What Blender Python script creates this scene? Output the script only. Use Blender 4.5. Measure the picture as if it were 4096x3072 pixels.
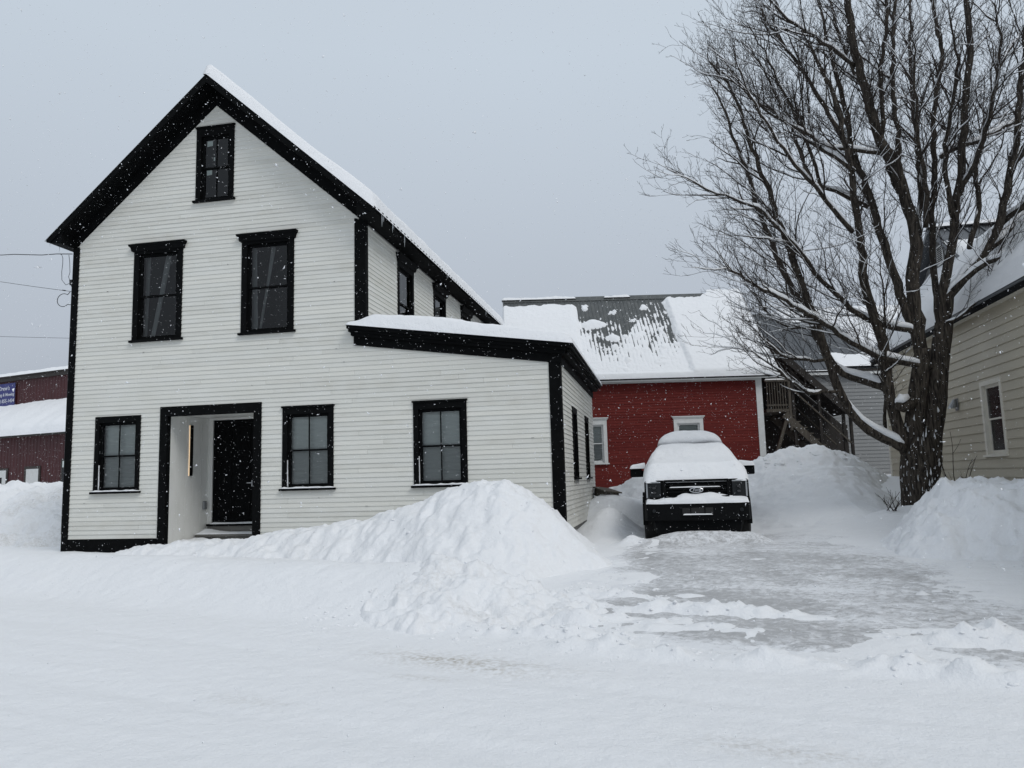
import bpy, math, random
import numpy as np
from mathutils import Matrix, Vector

# ---------------------------------------------------------------- scene, camera, sky, sun
sc = bpy.context.scene
for o in list(bpy.data.objects):
    bpy.data.objects.remove(o)
COL = sc.collection
sc.render.engine = 'CYCLES'
sc.cycles.use_denoising = True
sc.cycles.max_bounces = 6
sc.cycles.transparent_max_bounces = 12
sc.cycles.caustics_reflective = False
sc.cycles.caustics_refractive = False
sc.view_settings.view_transform = 'Standard'
sc.view_settings.look = 'None'
sc.view_settings.exposure = 0.12
sc.view_settings.gamma = 1.0
sc.view_settings.use_curve_mapping = False

YAW, PITCH, ROLL = -0.1897, 0.1233, -0.0282
cam_data = bpy.data.cameras.new('camera')
cam_data.sensor_width = 36.0
cam_data.lens = 36.0 * 3080 / 4096
cam_data.clip_start = 0.05
cam_data.clip_end = 2000
cam = bpy.data.objects.new('camera', cam_data)
COL.objects.link(cam)
_f = Vector((math.sin(YAW) * math.cos(PITCH), math.cos(YAW) * math.cos(PITCH), math.sin(PITCH)))
_r = Vector((math.cos(YAW), -math.sin(YAW), 0))
_u = _r.cross(_f)
_r2 = math.cos(ROLL) * _r + math.sin(ROLL) * _u
_u2 = -math.sin(ROLL) * _r + math.cos(ROLL) * _u
cam.matrix_world = Matrix(((_r2.x, _u2.x, -_f.x, 12.9589), (_r2.y, _u2.y, -_f.y, -14.9335),
                           (_r2.z, _u2.z, -_f.z, 1.3191), (0, 0, 0, 1)))
sc.camera = cam

SUN_EL, SUN_AZ = math.radians(48), math.radians(128)      # behind the cloud, over the photographer's right shoulder
world = bpy.data.worlds.new('World')
sc.world = world
world.use_nodes = True
wn, wl = world.node_tree.nodes, world.node_tree.links
wn.clear()
w_out = wn.new('ShaderNodeOutputWorld')
w_bg = wn.new('ShaderNodeBackground')
w_sky = wn.new('ShaderNodeTexSky')
w_sky.sky_type = 'NISHITA'
w_sky.sun_disc = False
w_sky.sun_elevation = SUN_EL
w_sky.sun_rotation = SUN_AZ
w_sky.dust_density = 4.0
w_tc = wn.new('ShaderNodeTexCoord')
w_sep = wn.new('ShaderNodeSeparateXYZ')
w_ramp = wn.new('ShaderNodeValToRGB')                     # even cloud deck: a little darker towards the horizon
w_ramp.color_ramp.elements[0].position = 0.0
w_ramp.color_ramp.elements[0].color = (0.34, 0.373, 0.43, 1)
w_ramp.color_ramp.elements[1].position = 1.0
w_ramp.color_ramp.elements[1].color = (0.59, 0.643, 0.705, 1)
e = w_ramp.color_ramp.elements.new(0.16); e.color = (0.442, 0.486, 0.552, 1)
e = w_ramp.color_ramp.elements.new(0.5); e.color = (0.542, 0.612, 0.69, 1)
w_noise = wn.new('ShaderNodeTexNoise')
w_noise.inputs['Scale'].default_value = 1.6
w_noise.inputs['Detail'].default_value = 3
w_nm = wn.new('ShaderNodeMapRange')
w_nm.inputs['To Min'].default_value = 0.965
w_nm.inputs['To Max'].default_value = 1.035
w_mul = wn.new('ShaderNodeMix'); w_mul.data_type = 'RGBA'; w_mul.blend_type = 'MULTIPLY'
w_mul.inputs[0].default_value = 1.0
w_sk = wn.new('ShaderNodeMix'); w_sk.data_type = 'RGBA'; w_sk.blend_type = 'MULTIPLY'
w_sk.inputs[0].default_value = 1.0
w_sk.inputs[7].default_value = (0.06, 0.06, 0.06, 1)
w_mix = wn.new('ShaderNodeMix'); w_mix.data_type = 'RGBA'
w_mix.inputs[0].default_value = 0.93                      # cloud cover
wl.new(w_tc.outputs['Generated'], w_sep.inputs[0])
wl.new(w_sep.outputs['Z'], w_ramp.inputs[0])
wl.new(w_tc.outputs['Generated'], w_noise.inputs['Vector'])
wl.new(w_noise.outputs['Fac'], w_nm.inputs['Value'])
wl.new(w_ramp.outputs['Color'], w_mul.inputs[6])
wl.new(w_nm.outputs['Result'], w_mul.inputs[7])
wl.new(w_sky.outputs['Color'], w_sk.inputs[6])
wl.new(w_sk.outputs[2], w_mix.inputs[6])
wl.new(w_mul.outputs[2], w_mix.inputs[7])
wl.new(w_mix.outputs[2], w_bg.inputs['Color'])
w_bg.inputs['Strength'].default_value = 1.0
wl.new(w_bg.outputs[0], w_out.inputs[0])

sun_data = bpy.data.lights.new('sun', 'SUN')
sun_data.energy = 1.12
sun_data.angle = math.radians(24)
sun_data.color = (1.0, 0.98, 0.95)
sun = bpy.data.objects.new('sun', sun_data)
COL.objects.link(sun)
_sd = Vector((math.sin(SUN_AZ) * math.cos(SUN_EL), math.cos(SUN_AZ) * math.cos(SUN_EL), math.sin(SUN_EL)))
sun.rotation_euler = _sd.to_track_quat('Z', 'Y').to_euler()
sun.location = (0, -10, 30)

# ---------------------------------------------------------------- helpers
random.seed(7)
rnd = random.random
def ru(a, b): return a + (b - a) * random.random()

def _hash(ix, iy, s):
    n = (ix.astype(np.int64) * 374761393 + iy.astype(np.int64) * 668265263 + s * 1442695041) & 0xffffffff
    n = ((n ^ (n >> 13)) * 1274126177) & 0xffffffff
    return ((n ^ (n >> 16)) & 0xffff) / 65535.0
def vn(x, y, s=0):
    x = np.asarray(x, float); y = np.asarray(y, float)
    ix = np.floor(x); iy = np.floor(y); fx = x - ix; fy = y - iy
    fx = fx * fx * (3 - 2 * fx); fy = fy * fy * (3 - 2 * fy)
    a = _hash(ix, iy, s); b = _hash(ix + 1, iy, s); c = _hash(ix, iy + 1, s); d = _hash(ix + 1, iy + 1, s)
    return (a * (1 - fx) + b * fx) * (1 - fy) + (c * (1 - fx) + d * fx) * fy
def fbm(x, y, s=0, o=4, g=0.5):
    t = 0; a = 1.0; n = 0
    for k in range(o):
        t = t + a * (vn(x * 2 ** k + 17.3 * k, y * 2 ** k - 9.1 * k, s + k) - 0.5); n += a; a *= g
    return t / n * 2                                       # about -1..1
def sstep(a, b, x):
    t = np.clip((np.asarray(x, float) - a) / (b - a), 0, 1)
    return t * t * (3 - 2 * t)

def obj(name, verts, faces, mat, parent=None, smooth=False):
    me = bpy.data.meshes.new(name)
    me.from_pydata([tuple(map(float, v)) for v in verts], [], faces)
    if mat: me.materials.append(mat)
    if smooth:
        me.polygons.foreach_set('use_smooth', [True] * len(me.polygons))
    o = bpy.data.objects.new(name, me)
    COL.objects.link(o)
    if parent is not None: o.parent = parent
    return o
def tag(o, label=None, cat=None, group=None, kind=None):
    if label: o['label'] = label
    if cat: o['category'] = cat
    if group: o['group'] = group
    if kind: o['kind'] = kind
    return o
def empty(name, loc=(0, 0, 0), rz=0):
    o = bpy.data.objects.new(name, None)
    o.empty_display_size = 0.2
    o.location = loc; o.rotation_euler = (0, 0, rz)
    COL.objects.link(o)
    return o

class MB:
    def __init__(s): s.v = []; s.f = []
    def add(s, vs, fs):
        n = len(s.v); s.v += [tuple(v) for v in vs]; s.f += [tuple(i + n for i in f) for f in fs]; return s
    def box(s, x0, x1, y0, y1, z0, z1):
        return s.add([(x0, y0, z0), (x1, y0, z0), (x1, y1, z0), (x0, y1, z0), (x0, y0, z1), (x1, y0, z1), (x1, y1, z1), (x0, y1, z1)],
                     [(0, 3, 2, 1), (4, 5, 6, 7), (0, 1, 5, 4), (1, 2, 6, 5), (2, 3, 7, 6), (3, 0, 4, 7)])
    def prism(s, poly, f0, f1):
        """poly: 2-D points; f0/f1 map a 2-D point to the two end caps"""
        n = len(poly)
        return s.add([f0(*p) for p in poly] + [f1(*p) for p in poly],
                     [tuple(range(n))[::-1], tuple(range(n, 2 * n))] + [(i, (i + 1) % n, n + (i + 1) % n, n + i) for i in range(n)])
    def xz(s, poly, y0, y1): return s.prism(poly, lambda a, b: (a, y0, b), lambda a, b: (a, y1, b))
    def yz(s, poly, x0, x1): return s.prism(poly, lambda a, b: (x0, a, b), lambda a, b: (x1, a, b))
    def xy(s, poly, z0, z1): return s.prism(poly, lambda a, b: (a, b, z0), lambda a, b: (a, b, z1))
    def beam(s, a, b, w, h, up=(0, 0, 1)):
        a = Vector(a); b = Vector(b); d = (b - a).normalized(); up = Vector(up)
        sd = d.cross(up).normalized(); u2 = sd.cross(d)
        q = [(-.5, -.5), (.5, -.5), (.5, .5), (-.5, .5)]
        vs = [p + sd * (i * w) + u2 * (j * h) for p in (a, b) for i, j in q]
        return s.add(vs, [(3, 2, 1, 0), (4, 5, 6, 7)] + [(i, (i + 1) % 4, 4 + (i + 1) % 4, 4 + i) for i in range(4)])
    def tube(s, pts, rad, n=6, caps=True):
        P = [Vector(p) for p in pts]; R = rad if hasattr(rad, '__len__') else [rad] * len(P)
        base = len(s.v); prev = None
        for i, p in enumerate(P):
            d = (P[min(i + 1, len(P) - 1)] - P[max(i - 1, 0)])
            if d.length < 1e-9: d = Vector((0, 0, 1))
            d.normalize()
            if prev is None:
                a = d.orthogonal().normalized()
            else:
                a = prev - d * prev.dot(d)
                a = a.normalized() if a.length > 1e-6 else d.orthogonal().normalized()
            prev = a; b = d.cross(a)
            for k in range(n):
                t = 2 * math.pi * k / n
                s.v.append(tuple(p + (a * math.cos(t) + b * math.sin(t)) * R[i]))
        for i in range(len(P) - 1):
            for k in range(n):
                q = base + i * n; k2 = (k + 1) % n
                s.f.append((q + k, q + k2, q + n + k2, q + n + k))
        if caps:
            s.f.append(tuple(base + k for k in range(n))[::-1])
            s.f.append(tuple(base + (len(P) - 1) * n + k for k in range(n)))
        return s
    def loft(s, rings, caps=True):
        base = len(s.v); n = len(rings[0])
        for r in rings: s.v += [tuple(p) for p in r]
        for i in range(len(rings) - 1):
            for k in range(n):
                k2 = (k + 1) % n; q = base + i * n
                s.f.append((q + k, q + k2, q + n + k2, q + n + k))
        if caps:
            s.f.append(tuple(base + k for k in range(n))[::-1])
            s.f.append(tuple(base + (len(rings) - 1) * n + k for k in range(n)))
        return s
    def build(s, name, mat, parent=None, smooth=False, bevel=0, segs=2):
        o = obj(name, s.v, s.f, mat, parent, smooth)
        if bevel:
            m = o.modifiers.new('bevel', 'BEVEL'); m.width = bevel; m.segments = segs; m.limit_method = 'ANGLE'
            m.angle_limit = math.radians(40)
        return o

def grid_mesh(name, X, Y, Z, mat, parent=None, keep=None, attrs=None):
    """height-field style sheet from 2-D arrays; keep masks vertices"""
    ny, nx = X.shape
    co = np.stack([X, Y, Z], -1).reshape(-1, 3)
    idx = np.arange(ny * nx).reshape(ny, nx)
    q = np.stack([idx[:-1, :-1], idx[:-1, 1:], idx[1:, 1:], idx[1:, :-1]], -1).reshape(-1, 4)
    if keep is not None:
        k = keep.reshape(-1); q = q[k[q].any(1)]
        used = np.unique(q); mp = np.zeros(len(co), np.int64); mp[used] = np.arange(len(used)); q = mp[q]; co = co[used]
    else: used = slice(None)
    me = bpy.data.meshes.new(name)
    me.vertices.add(len(co)); me.vertices.foreach_set('co', co.astype(np.float32).ravel())
    me.loops.add(q.size); me.loops.foreach_set('vertex_index', q.astype(np.int32).ravel())
    me.polygons.add(len(q)); me.polygons.foreach_set('loop_start', np.arange(0, q.size, 4, dtype=np.int32))
    me.polygons.foreach_set('use_smooth', np.ones(len(q), bool))
    me.update(calc_edges=True); me.validate()
    for an, av in (attrs or {}).items():
        at = me.attributes.new(an, 'FLOAT', 'POINT')
        at.data.foreach_set('value', av.reshape(-1)[used].astype(np.float32))
    me.materials.append(mat)
    o = bpy.data.objects.new(name, me); COL.objects.link(o)
    if parent is not None: o.parent = parent
    return o

# ---------------------------------------------------------------- materials
def mat(name, base, rough=0.6, metal=0.0, spec=0.5, noise=None, bump=None, emit=None, coat=0):
    """noise = (scale, second colour, amount, stretch); bump = (scale, strength, distance)"""
    m = bpy.data.materials.new(name); m.use_nodes = True
    n, l = m.node_tree.nodes, m.node_tree.links
    b = n['Principled BSDF']
    b.inputs['Base Color'].default_value = (*base, 1)
    b.inputs['Roughness'].default_value = rough
    b.inputs['Metallic'].default_value = metal
    b.inputs['Specular IOR Level'].default_value = spec
    if coat: b.inputs['Coat Weight'].default_value = coat
    tc = n.new('ShaderNodeTexCoord')
    if noise:
        sc_, c2, amt, st = noise
        mp = n.new('ShaderNodeMapping'); mp.inputs['Scale'].default_value = st
        nt = n.new('ShaderNodeTexNoise'); nt.inputs['Scale'].default_value = sc_; nt.inputs['Detail'].default_value = 5
        cr = n.new('ShaderNodeMapRange'); cr.inputs['From Min'].default_value = 0.35; cr.inputs['From Max'].default_value = 0.7
        cr.inputs['To Max'].default_value = amt
        mx = n.new('ShaderNodeMix'); mx.data_type = 'RGBA'
        mx.inputs[6].default_value = (*base, 1); mx.inputs[7].default_value = (*c2, 1)
        l.new(tc.outputs['Object'], mp.inputs[0]); l.new(mp.outputs[0], nt.inputs['Vector'])
        l.new(nt.outputs['Fac'], cr.inputs['Value']); l.new(cr.outputs[0], mx.inputs[0]); l.new(mx.outputs[2], b.inputs['Base Color'])
    if bump:
        nt2 = n.new('ShaderNodeTexNoise'); nt2.inputs['Scale'].default_value = bump[0]; nt2.inputs['Detail'].default_value = 6
        bp = n.new('ShaderNodeBump'); bp.inputs['Strength'].default_value = bump[1]; bp.inputs['Distance'].default_value = bump[2]
        l.new(tc.outputs['Object'], nt2.inputs['Vector']); l.new(nt2.outputs['Fac'], bp.inputs['Height']); l.new(bp.outputs[0], b.inputs['Normal'])
    if emit:
        b.inputs['Emission Color'].default_value = (*emit[0], 1); b.inputs['Emission Strength'].default_value = emit[1]
    return m

def snow_material(name, dirt=False):
    m = bpy.data.materials.new(name); m.use_nodes = True
    n, l = m.node_tree.nodes, m.node_tree.links
    b = n['Principled BSDF']
    b.inputs['Roughness'].default_value = 0.75
    b.inputs['Specular IOR Level'].default_value = 0.25
    b.inputs['Base Color'].default_value = (0.805, 0.818, 0.836, 1)
    tc = n.new('ShaderNodeTexCoord')
    n1 = n.new('ShaderNodeTexNoise'); n1.inputs['Scale'].default_value = 34; n1.inputs['Detail'].default_value = 8; n1.inputs['Roughness'].default_value = 0.7
    n2 = n.new('ShaderNodeTexNoise'); n2.inputs['Scale'].default_value = 5; n2.inputs['Detail'].default_value = 5
    ad = n.new('ShaderNodeMath'); ad.operation = 'MULTIPLY_ADD'; ad.inputs[1].default_value = 2.5
    bp = n.new('ShaderNodeBump'); bp.inputs['Strength'].default_value = 0.8; bp.inputs['Distance'].default_value = 0.018
    l.new(tc.outputs['Object'], n1.inputs['Vector']); l.new(tc.outputs['Object'], n2.inputs['Vector'])
    l.new(n2.outputs['Fac'], ad.inputs[0]); l.new(n1.outputs['Fac'], ad.inputs[2])
    l.new(ad.outputs[0], bp.inputs['Height']); l.new(bp.outputs[0], b.inputs['Normal'])
    if dirt:
        at = n.new('ShaderNodeAttribute'); at.attribute_name = 'dirt'
        n3 = n.new('ShaderNodeTexNoise'); n3.inputs['Scale'].default_value = 22; n3.inputs['Detail'].default_value = 6
        mr = n.new('ShaderNodeMapRange'); mr.inputs['From Min'].default_value = 0.38; mr.inputs['From Max'].default_value = 0.68
        mu = n.new('ShaderNodeMath'); mu.operation = 'MULTIPLY'
        mx = n.new('ShaderNodeMix'); mx.data_type = 'RGBA'
        mx.inputs[6].default_value = (0.805, 0.818, 0.836, 1); mx.inputs[7].default_value = (0.42, 0.39, 0.34, 1)
        l.new(tc.outputs['Object'], n3.inputs['Vector']); l.new(n3.outputs['Fac'], mr.inputs['Value'])
        l.new(mr.outputs[0], mu.inputs[0]); l.new(at.outputs['Fac'], mu.inputs[1])
        l.new(mu.outputs[0], mx.inputs[0]); l.new(mx.outputs[2], b.inputs['Base Color'])
    return m

def ice_material():
    m = bpy.data.materials.new('packed_ice'); m.use_nodes = True
    n, l = m.node_tree.nodes, m.node_tree.links
    b = n['Principled BSDF']
    tc = n.new('ShaderNodeTexCoord')
    mp = n.new('ShaderNodeMapping'); mp.inputs['Scale'].default_value = (1.0, 1.25, 1); mp.inputs['Rotation'].default_value = (0, 0, 0.25)
    n1 = n.new('ShaderNodeTexNoise'); n1.inputs['Scale'].default_value = 9.0; n1.inputs['Detail'].default_value = 7; n1.inputs['Roughness'].default_value = 0.68
    n2 = n.new('ShaderNodeTexNoise'); n2.inputs['Scale'].default_value = 0.7; n2.inputs['Detail'].default_value = 3
    at = n.new('ShaderNodeAttribute'); at.attribute_name = 'ice'
    a1 = n.new('ShaderNodeMath'); a1.operation = 'MULTIPLY_ADD'; a1.inputs[1].default_value = 0.5
    a2 = n.new('ShaderNodeMath'); a2.operation = 'MULTIPLY_ADD'; a2.inputs[1].default_value = 0.5
    mr = n.new('ShaderNodeMapRange'); mr.inputs['From Min'].default_value = 0.98; mr.inputs['From Max'].default_value = 1.30
    mx = n.new('ShaderNodeMix'); mx.data_type = 'RGBA'
    mx.inputs[6].default_value = (0.77, 0.785, 0.81, 1); mx.inputs[7].default_value = (0.41, 0.413, 0.418, 1)
    rr = n.new('ShaderNodeMapRange'); rr.inputs['To Min'].default_value = 0.7; rr.inputs['To Max'].default_value = 0.38
    bp = n.new('ShaderNodeBump'); bp.inputs['Strength'].default_value = 0.8; bp.inputs['Distance'].default_value = 0.04; bp.invert = True
    l.new(tc.outputs['Object'], mp.inputs[0]); l.new(mp.outputs[0], n1.inputs['Vector']); l.new(tc.outputs['Object'], n2.inputs['Vector'])
    n3 = n.new('ShaderNodeTexNoise'); n3.inputs['Scale'].default_value = 7.5; n3.inputs['Detail'].default_value = 4; n3.inputs['Distortion'].default_value = 0.8
    r1 = n.new('ShaderNodeMath'); r1.operation = 'SUBTRACT'; r1.inputs[1].default_value = 0.5
    r2 = n.new('ShaderNodeMath'); r2.operation = 'ABSOLUTE'
    r3 = n.new('ShaderNodeMapRange'); r3.inputs['From Min'].default_value = 0.0; r3.inputs['From Max'].default_value = 0.045; r3.inputs['To Min'].default_value = 0.16; r3.inputs['To Max'].default_value = 0.0
    r4 = n.new('ShaderNodeMath'); r4.operation = 'ADD'
    l.new(mp.outputs[0], n3.inputs['Vector']); l.new(n3.outputs['Fac'], r1.inputs[0]); l.new(r1.outputs[0], r2.inputs[0]); l.new(r2.outputs[0], r3.inputs['Value'])
    l.new(n1.outputs['Fac'], r4.inputs[0]); l.new(r3.outputs[0], r4.inputs[1])
    l.new(n2.outputs['Fac'], a1.inputs[0]); l.new(r4.outputs[0], a1.inputs[2])
    l.new(at.outputs['Fac'], a2.inputs[0]); l.new(a1.outputs[0], a2.inputs[2])
    l.new(a2.outputs[0], mr.inputs['Value']); l.new(mr.outputs[0], mx.inputs[0]); l.new(mx.outputs[2], b.inputs['Base Color'])
    l.new(mr.outputs[0], rr.inputs['Value']); l.new(rr.outputs[0], b.inputs['Roughness'])
    l.new(n1.outputs['Fac'], bp.inputs['Height']); l.new(bp.outputs[0], b.inputs['Normal'])
    return m

def glass_material(name, tint, rough=0.0, refl=1.15):
    m = bpy.data.materials.new(name); m.use_nodes = True
    n, l = m.node_tree.nodes, m.node_tree.links
    n.remove(n['Principled BSDF'])
    fr = n.new('ShaderNodeFresnel'); fr.inputs['IOR'].default_value = 1.5
    tr = n.new('ShaderNodeBsdfTransparent'); tr.inputs['Color'].default_value = (*tint, 1)
    gl = n.new('ShaderNodeBsdfGlossy'); gl.inputs['Roughness'].default_value = rough
    mx = n.new('ShaderNodeMixShader')
    ad = n.new('ShaderNodeMath'); ad.operation = 'MULTIPLY'; ad.inputs[1].default_value = refl
    l.new(fr.outputs[0], ad.inputs[0]); l.new(ad.outputs[0], mx.inputs[0])
    l.new(tr.outputs[0], mx.inputs[1]); l.new(gl.outputs[0], mx.inputs[2]); l.new(mx.outputs[0], n['Material Output'].inputs[0])
    return m

M = {}
M['snow'] = snow_material('snow')
M['snow_dirt'] = snow_material('road_snow', True)
M['ice'] = ice_material()
M['black'] = mat('black_paint', (0.0025, 0.0028, 0.003), 0.75, spec=0.07, noise=(9, (0.005, 0.0055, 0.006), 0.7, (1, 1, 1)))
M['white'] = mat('white_clapboard_paint', (0.665, 0.665, 0.625), 0.6, spec=0.3, noise=(1.3, (0.60, 0.595, 0.54), 0.6, (1, 1, 2)), bump=(60, 0.12, 0.003))
M['white_b'] = mat('white_clapboard_paint_aged', (0.645, 0.645, 0.605), 0.62, spec=0.3, noise=(2.2, (0.56, 0.55, 0.495), 0.7, (1, 1, 2)), bump=(60, 0.12, 0.003))
M['white_c'] = mat('white_clapboard_paint_fresh', (0.68, 0.675, 0.625), 0.58, spec=0.3, noise=(1.5, (0.63, 0.625, 0.575), 0.5, (1, 1, 2)), bump=(60, 0.12, 0.003))
M['white_trim'] = mat('white_trim_paint', (0.66, 0.67, 0.66), 0.55, noise=(6, (0.55, 0.55, 0.53), 0.5, (1, 1, 1)))
M['plank'] = mat('porch_white_plank', (0.70, 0.70, 0.67), 0.5, noise=(5, (0.62, 0.62, 0.58), 0.5, (1, 1, .4)))
M['sheath'] = mat('dark_sheathing', (0.10, 0.10, 0.095), 0.9)
M['room'] = mat('dark_room', (0.018, 0.018, 0.019), 0.95)
M['glass'] = glass_material('window_glass', (0.86, 0.89, 0.88))
M['glass_screen'] = glass_material('window_glass_behind_screen', (0.70, 0.72, 0.715), 0.05)
M['glass_dull'] = glass_material('dimmed_window_glass', (0.45, 0.45, 0.47), 0.3, 0.12)  # dark tint and weakened reflection set to keep the barn's red reflection out
M['blind'] = mat('pleated_blind', (0.58, 0.61, 0.60), 0.85)
M['curtain'] = mat('pale_curtain', (0.20, 0.21, 0.215), 0.9)
M['paper'] = mat('paper_sticker', (0.6, 0.66, 0.64), 0.8)
M['red'] = mat('red_clapboard_paint', (0.135, 0.017, 0.014), 0.7, spec=0.2, noise=(3, (0.095, 0.013, 0.011), 0.8, (1, 1, 5)))
M['red_b'] = mat('red_clapboard_paint_faded', (0.15, 0.021, 0.017), 0.72, spec=0.2, noise=(4, (0.11, 0.016, 0.013), 0.8, (1, 1, 5)))
M['maroon'] = mat('maroon_metal_siding', (0.058, 0.010, 0.012), 0.55, noise=(2, (0.045, 0.009, 0.010), 0.7, (1, 1, .3)))
M['brown_trim'] = mat('brown_metal_trim', (0.03, 0.024, 0.02), 0.6)
M['tin'] = mat('grey_metal_roofing', (0.085, 0.092, 0.092), 0.42, metal=0.5, noise=(5, (0.14, 0.145, 0.14), 0.7, (1, .2, 1)))
M['seam'] = mat('dark_standing_seam_roofing', (0.075, 0.082, 0.09), 0.4, metal=0.4, noise=(1.5, (0.105, 0.112, 0.12), 0.8, (1, 1, 1)))
M['cream'] = mat('cream_vinyl_siding', (0.47, 0.43, 0.34), 0.5, noise=(1.5, (0.42, 0.385, 0.305), 0.7, (1, .3, 1)))
M['cream_trim'] = mat('cream_window_trim', (0.66, 0.63, 0.55), 0.5, noise=(6, (0.58, 0.55, 0.48), 0.6, (1, 1, 1)))
M['grey'] = mat('grey_vinyl_siding', (0.23, 0.235, 0.235), 0.55, noise=(1.5, (0.195, 0.2, 0.2), 0.7, (.3, 1, 1)))
M['wood'] = mat('weathered_wood', (0.10, 0.088, 0.07), 0.85, noise=(12, (0.055, 0.046, 0.037), 0.9, (1, 1, .15)), bump=(40, 0.3, 0.01))
M['dark_wood'] = mat('dark_stained_wood', (0.026, 0.021, 0.018), 0.8, noise=(10, (0.014, 0.012, 0.010), 0.9, (1, 1, .15)))
M['step'] = mat('grey_step_wood', (0.17, 0.165, 0.15), 0.8, noise=(14, (0.09, 0.085, 0.08), 0.8, (.15, 1, 1)))
M['cable'] = mat('black_cable', (0.012, 0.012, 0.014), 0.6)
M['galv'] = mat('galvanised_metal', (0.30, 0.31, 0.32), 0.45, metal=0.6)
M['ice_clear'] = mat('icicle', (0.75, 0.80, 0.84), 0.15)
M['led'] = mat('warm_light_strip', (0.9, 0.7, 0.45), 0.5, emit=((1.0, 0.72, 0.45), 0.55))
M['banner'] = mat('blue_vinyl_banner', (0.03, 0.035, 0.16), 0.5, noise=(2, (0.04, 0.045, 0.2), 0.8, (1, 1, 1)))
M['ink'] = mat('white_lettering', (0.6, 0.62, 0.68), 0.6)
M['tblack'] = mat('truck_black_plastic', (0.005, 0.0055, 0.006), 0.7, spec=0.06, noise=(25, (0.008, 0.0085, 0.009), 0.7, (1, 1, 1)))
M['tpaint'] = mat('truck_dark_paint', (0.008, 0.009, 0.011), 0.4, spec=0.3, coat=0.15, noise=(14, (0.02, 0.021, 0.022), 0.5, (1, 1, 1)))
M['chrome'] = mat('bright_metal', (0.55, 0.56, 0.58), 0.28, metal=0.9)
M['lens'] = mat('headlight_lens', (0.018, 0.02, 0.022), 0.45, spec=0.15)
M['drl'] = mat('daytime_light_strip', (0.30, 0.315, 0.33), 0.4)
M['rubber'] = mat('tyre_rubber', (0.012, 0.012, 0.012), 0.85, bump=(40, 0.4, 0.01))
M['tglass'] = mat('tinted_glass', (0.008, 0.009, 0.010), 0.05, spec=0.6)
M['flake'] = mat('snowflake', (0.90, 0.92, 0.95), 0.8)
def bark_material():
    m = mat('maple_bark', (0.060, 0.050, 0.041), 0.9, spec=0.2)
    n, l = m.node_tree.nodes, m.node_tree.links
    b = n['Principled BSDF']; tc = n['Texture Coordinate']
    mp = n.new('ShaderNodeMapping'); mp.inputs['Scale'].default_value = (1, 1, 0.16)
    n1 = n.new('ShaderNodeTexNoise'); n1.inputs['Scale'].default_value = 26; n1.inputs['Detail'].default_value = 8
    cr = n.new('ShaderNodeValToRGB')
    cr.color_ramp.elements[0].position = 0.36; cr.color_ramp.elements[0].color = (0.016, 0.013, 0.011, 1)
    cr.color_ramp.elements[1].position = 0.68; cr.color_ramp.elements[1].color = (0.085, 0.072, 0.058, 1)
    bp = n.new('ShaderNodeBump'); bp.inputs['Strength'].default_value = 0.9; bp.inputs['Distance'].default_value = 0.05
    l.new(tc.outputs['Object'], mp.inputs[0]); l.new(mp.outputs[0], n1.inputs['Vector'])
    l.new(n1.outputs['Fac'], cr.inputs[0]); l.new(cr.outputs[0], b.inputs['Base Color'])
    l.new(n1.outputs['Fac'], bp.inputs['Height']); l.new(bp.outputs[0], b.inputs['Normal'])
    return m
M['bark'] = bark_material()
M['twig'] = mat('twig_bark', (0.036, 0.030, 0.026), 0.9, spec=0.2)

# ---------------------------------------------------------------- terrain: ground, driveway, snow banks
def road_edge(x): return -4.2 - 0.31 * (x - 2.5)
def g_base(x, y):
    s = (y - road_edge(x)) * 0.955
    bank = -0.30 + 0.53 * sstep(-0.1, 1.45, s) - 0.27 * sstep(1.5, 2.2, s) + 0.06 * sstep(2.3, 3.2, s)
    bank = bank + 0.5 * sstep(3, 14, y)
    drive = -0.30 + 0.32 * sstep(0.0, 6.0, s) + 0.95 * sstep(3.2, 9.5, y)
    lot = 1 - sstep(9.7, 11.3, x)
    z = drive * (1 - lot) + bank * lot
    # snow against the side of the house, the low mound beside the truck, the ridge in front of its tyres
    z = z + 0.62 * np.exp(-((x - 11.75) / 0.62) ** 2 - ((y - 2.2) / 1.1) ** 2)
    z = z + 0.55 * np.exp(-((x - 11.5) / 0.9) ** 2 - ((y - 5.4) / 1.3) ** 2)
    z = z + 0.17 * np.exp(-((y + 0.05) / 0.26) ** 2) * sstep(11.9, 12.4, x) * (1 - sstep(14.4, 15.0, x)) * (0.55 + 0.9 * vn(x * 3.1, y * 3, 5))
    z = z + 0.10 * sstep(14.7, 16.2, x) * sstep(-1.5, 2.5, y)
    z = z + 0.42 * np.exp(-((x - 18.2) / 1.3) ** 2 - ((y - 2.9) / 1.3) ** 2)
    return z
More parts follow.
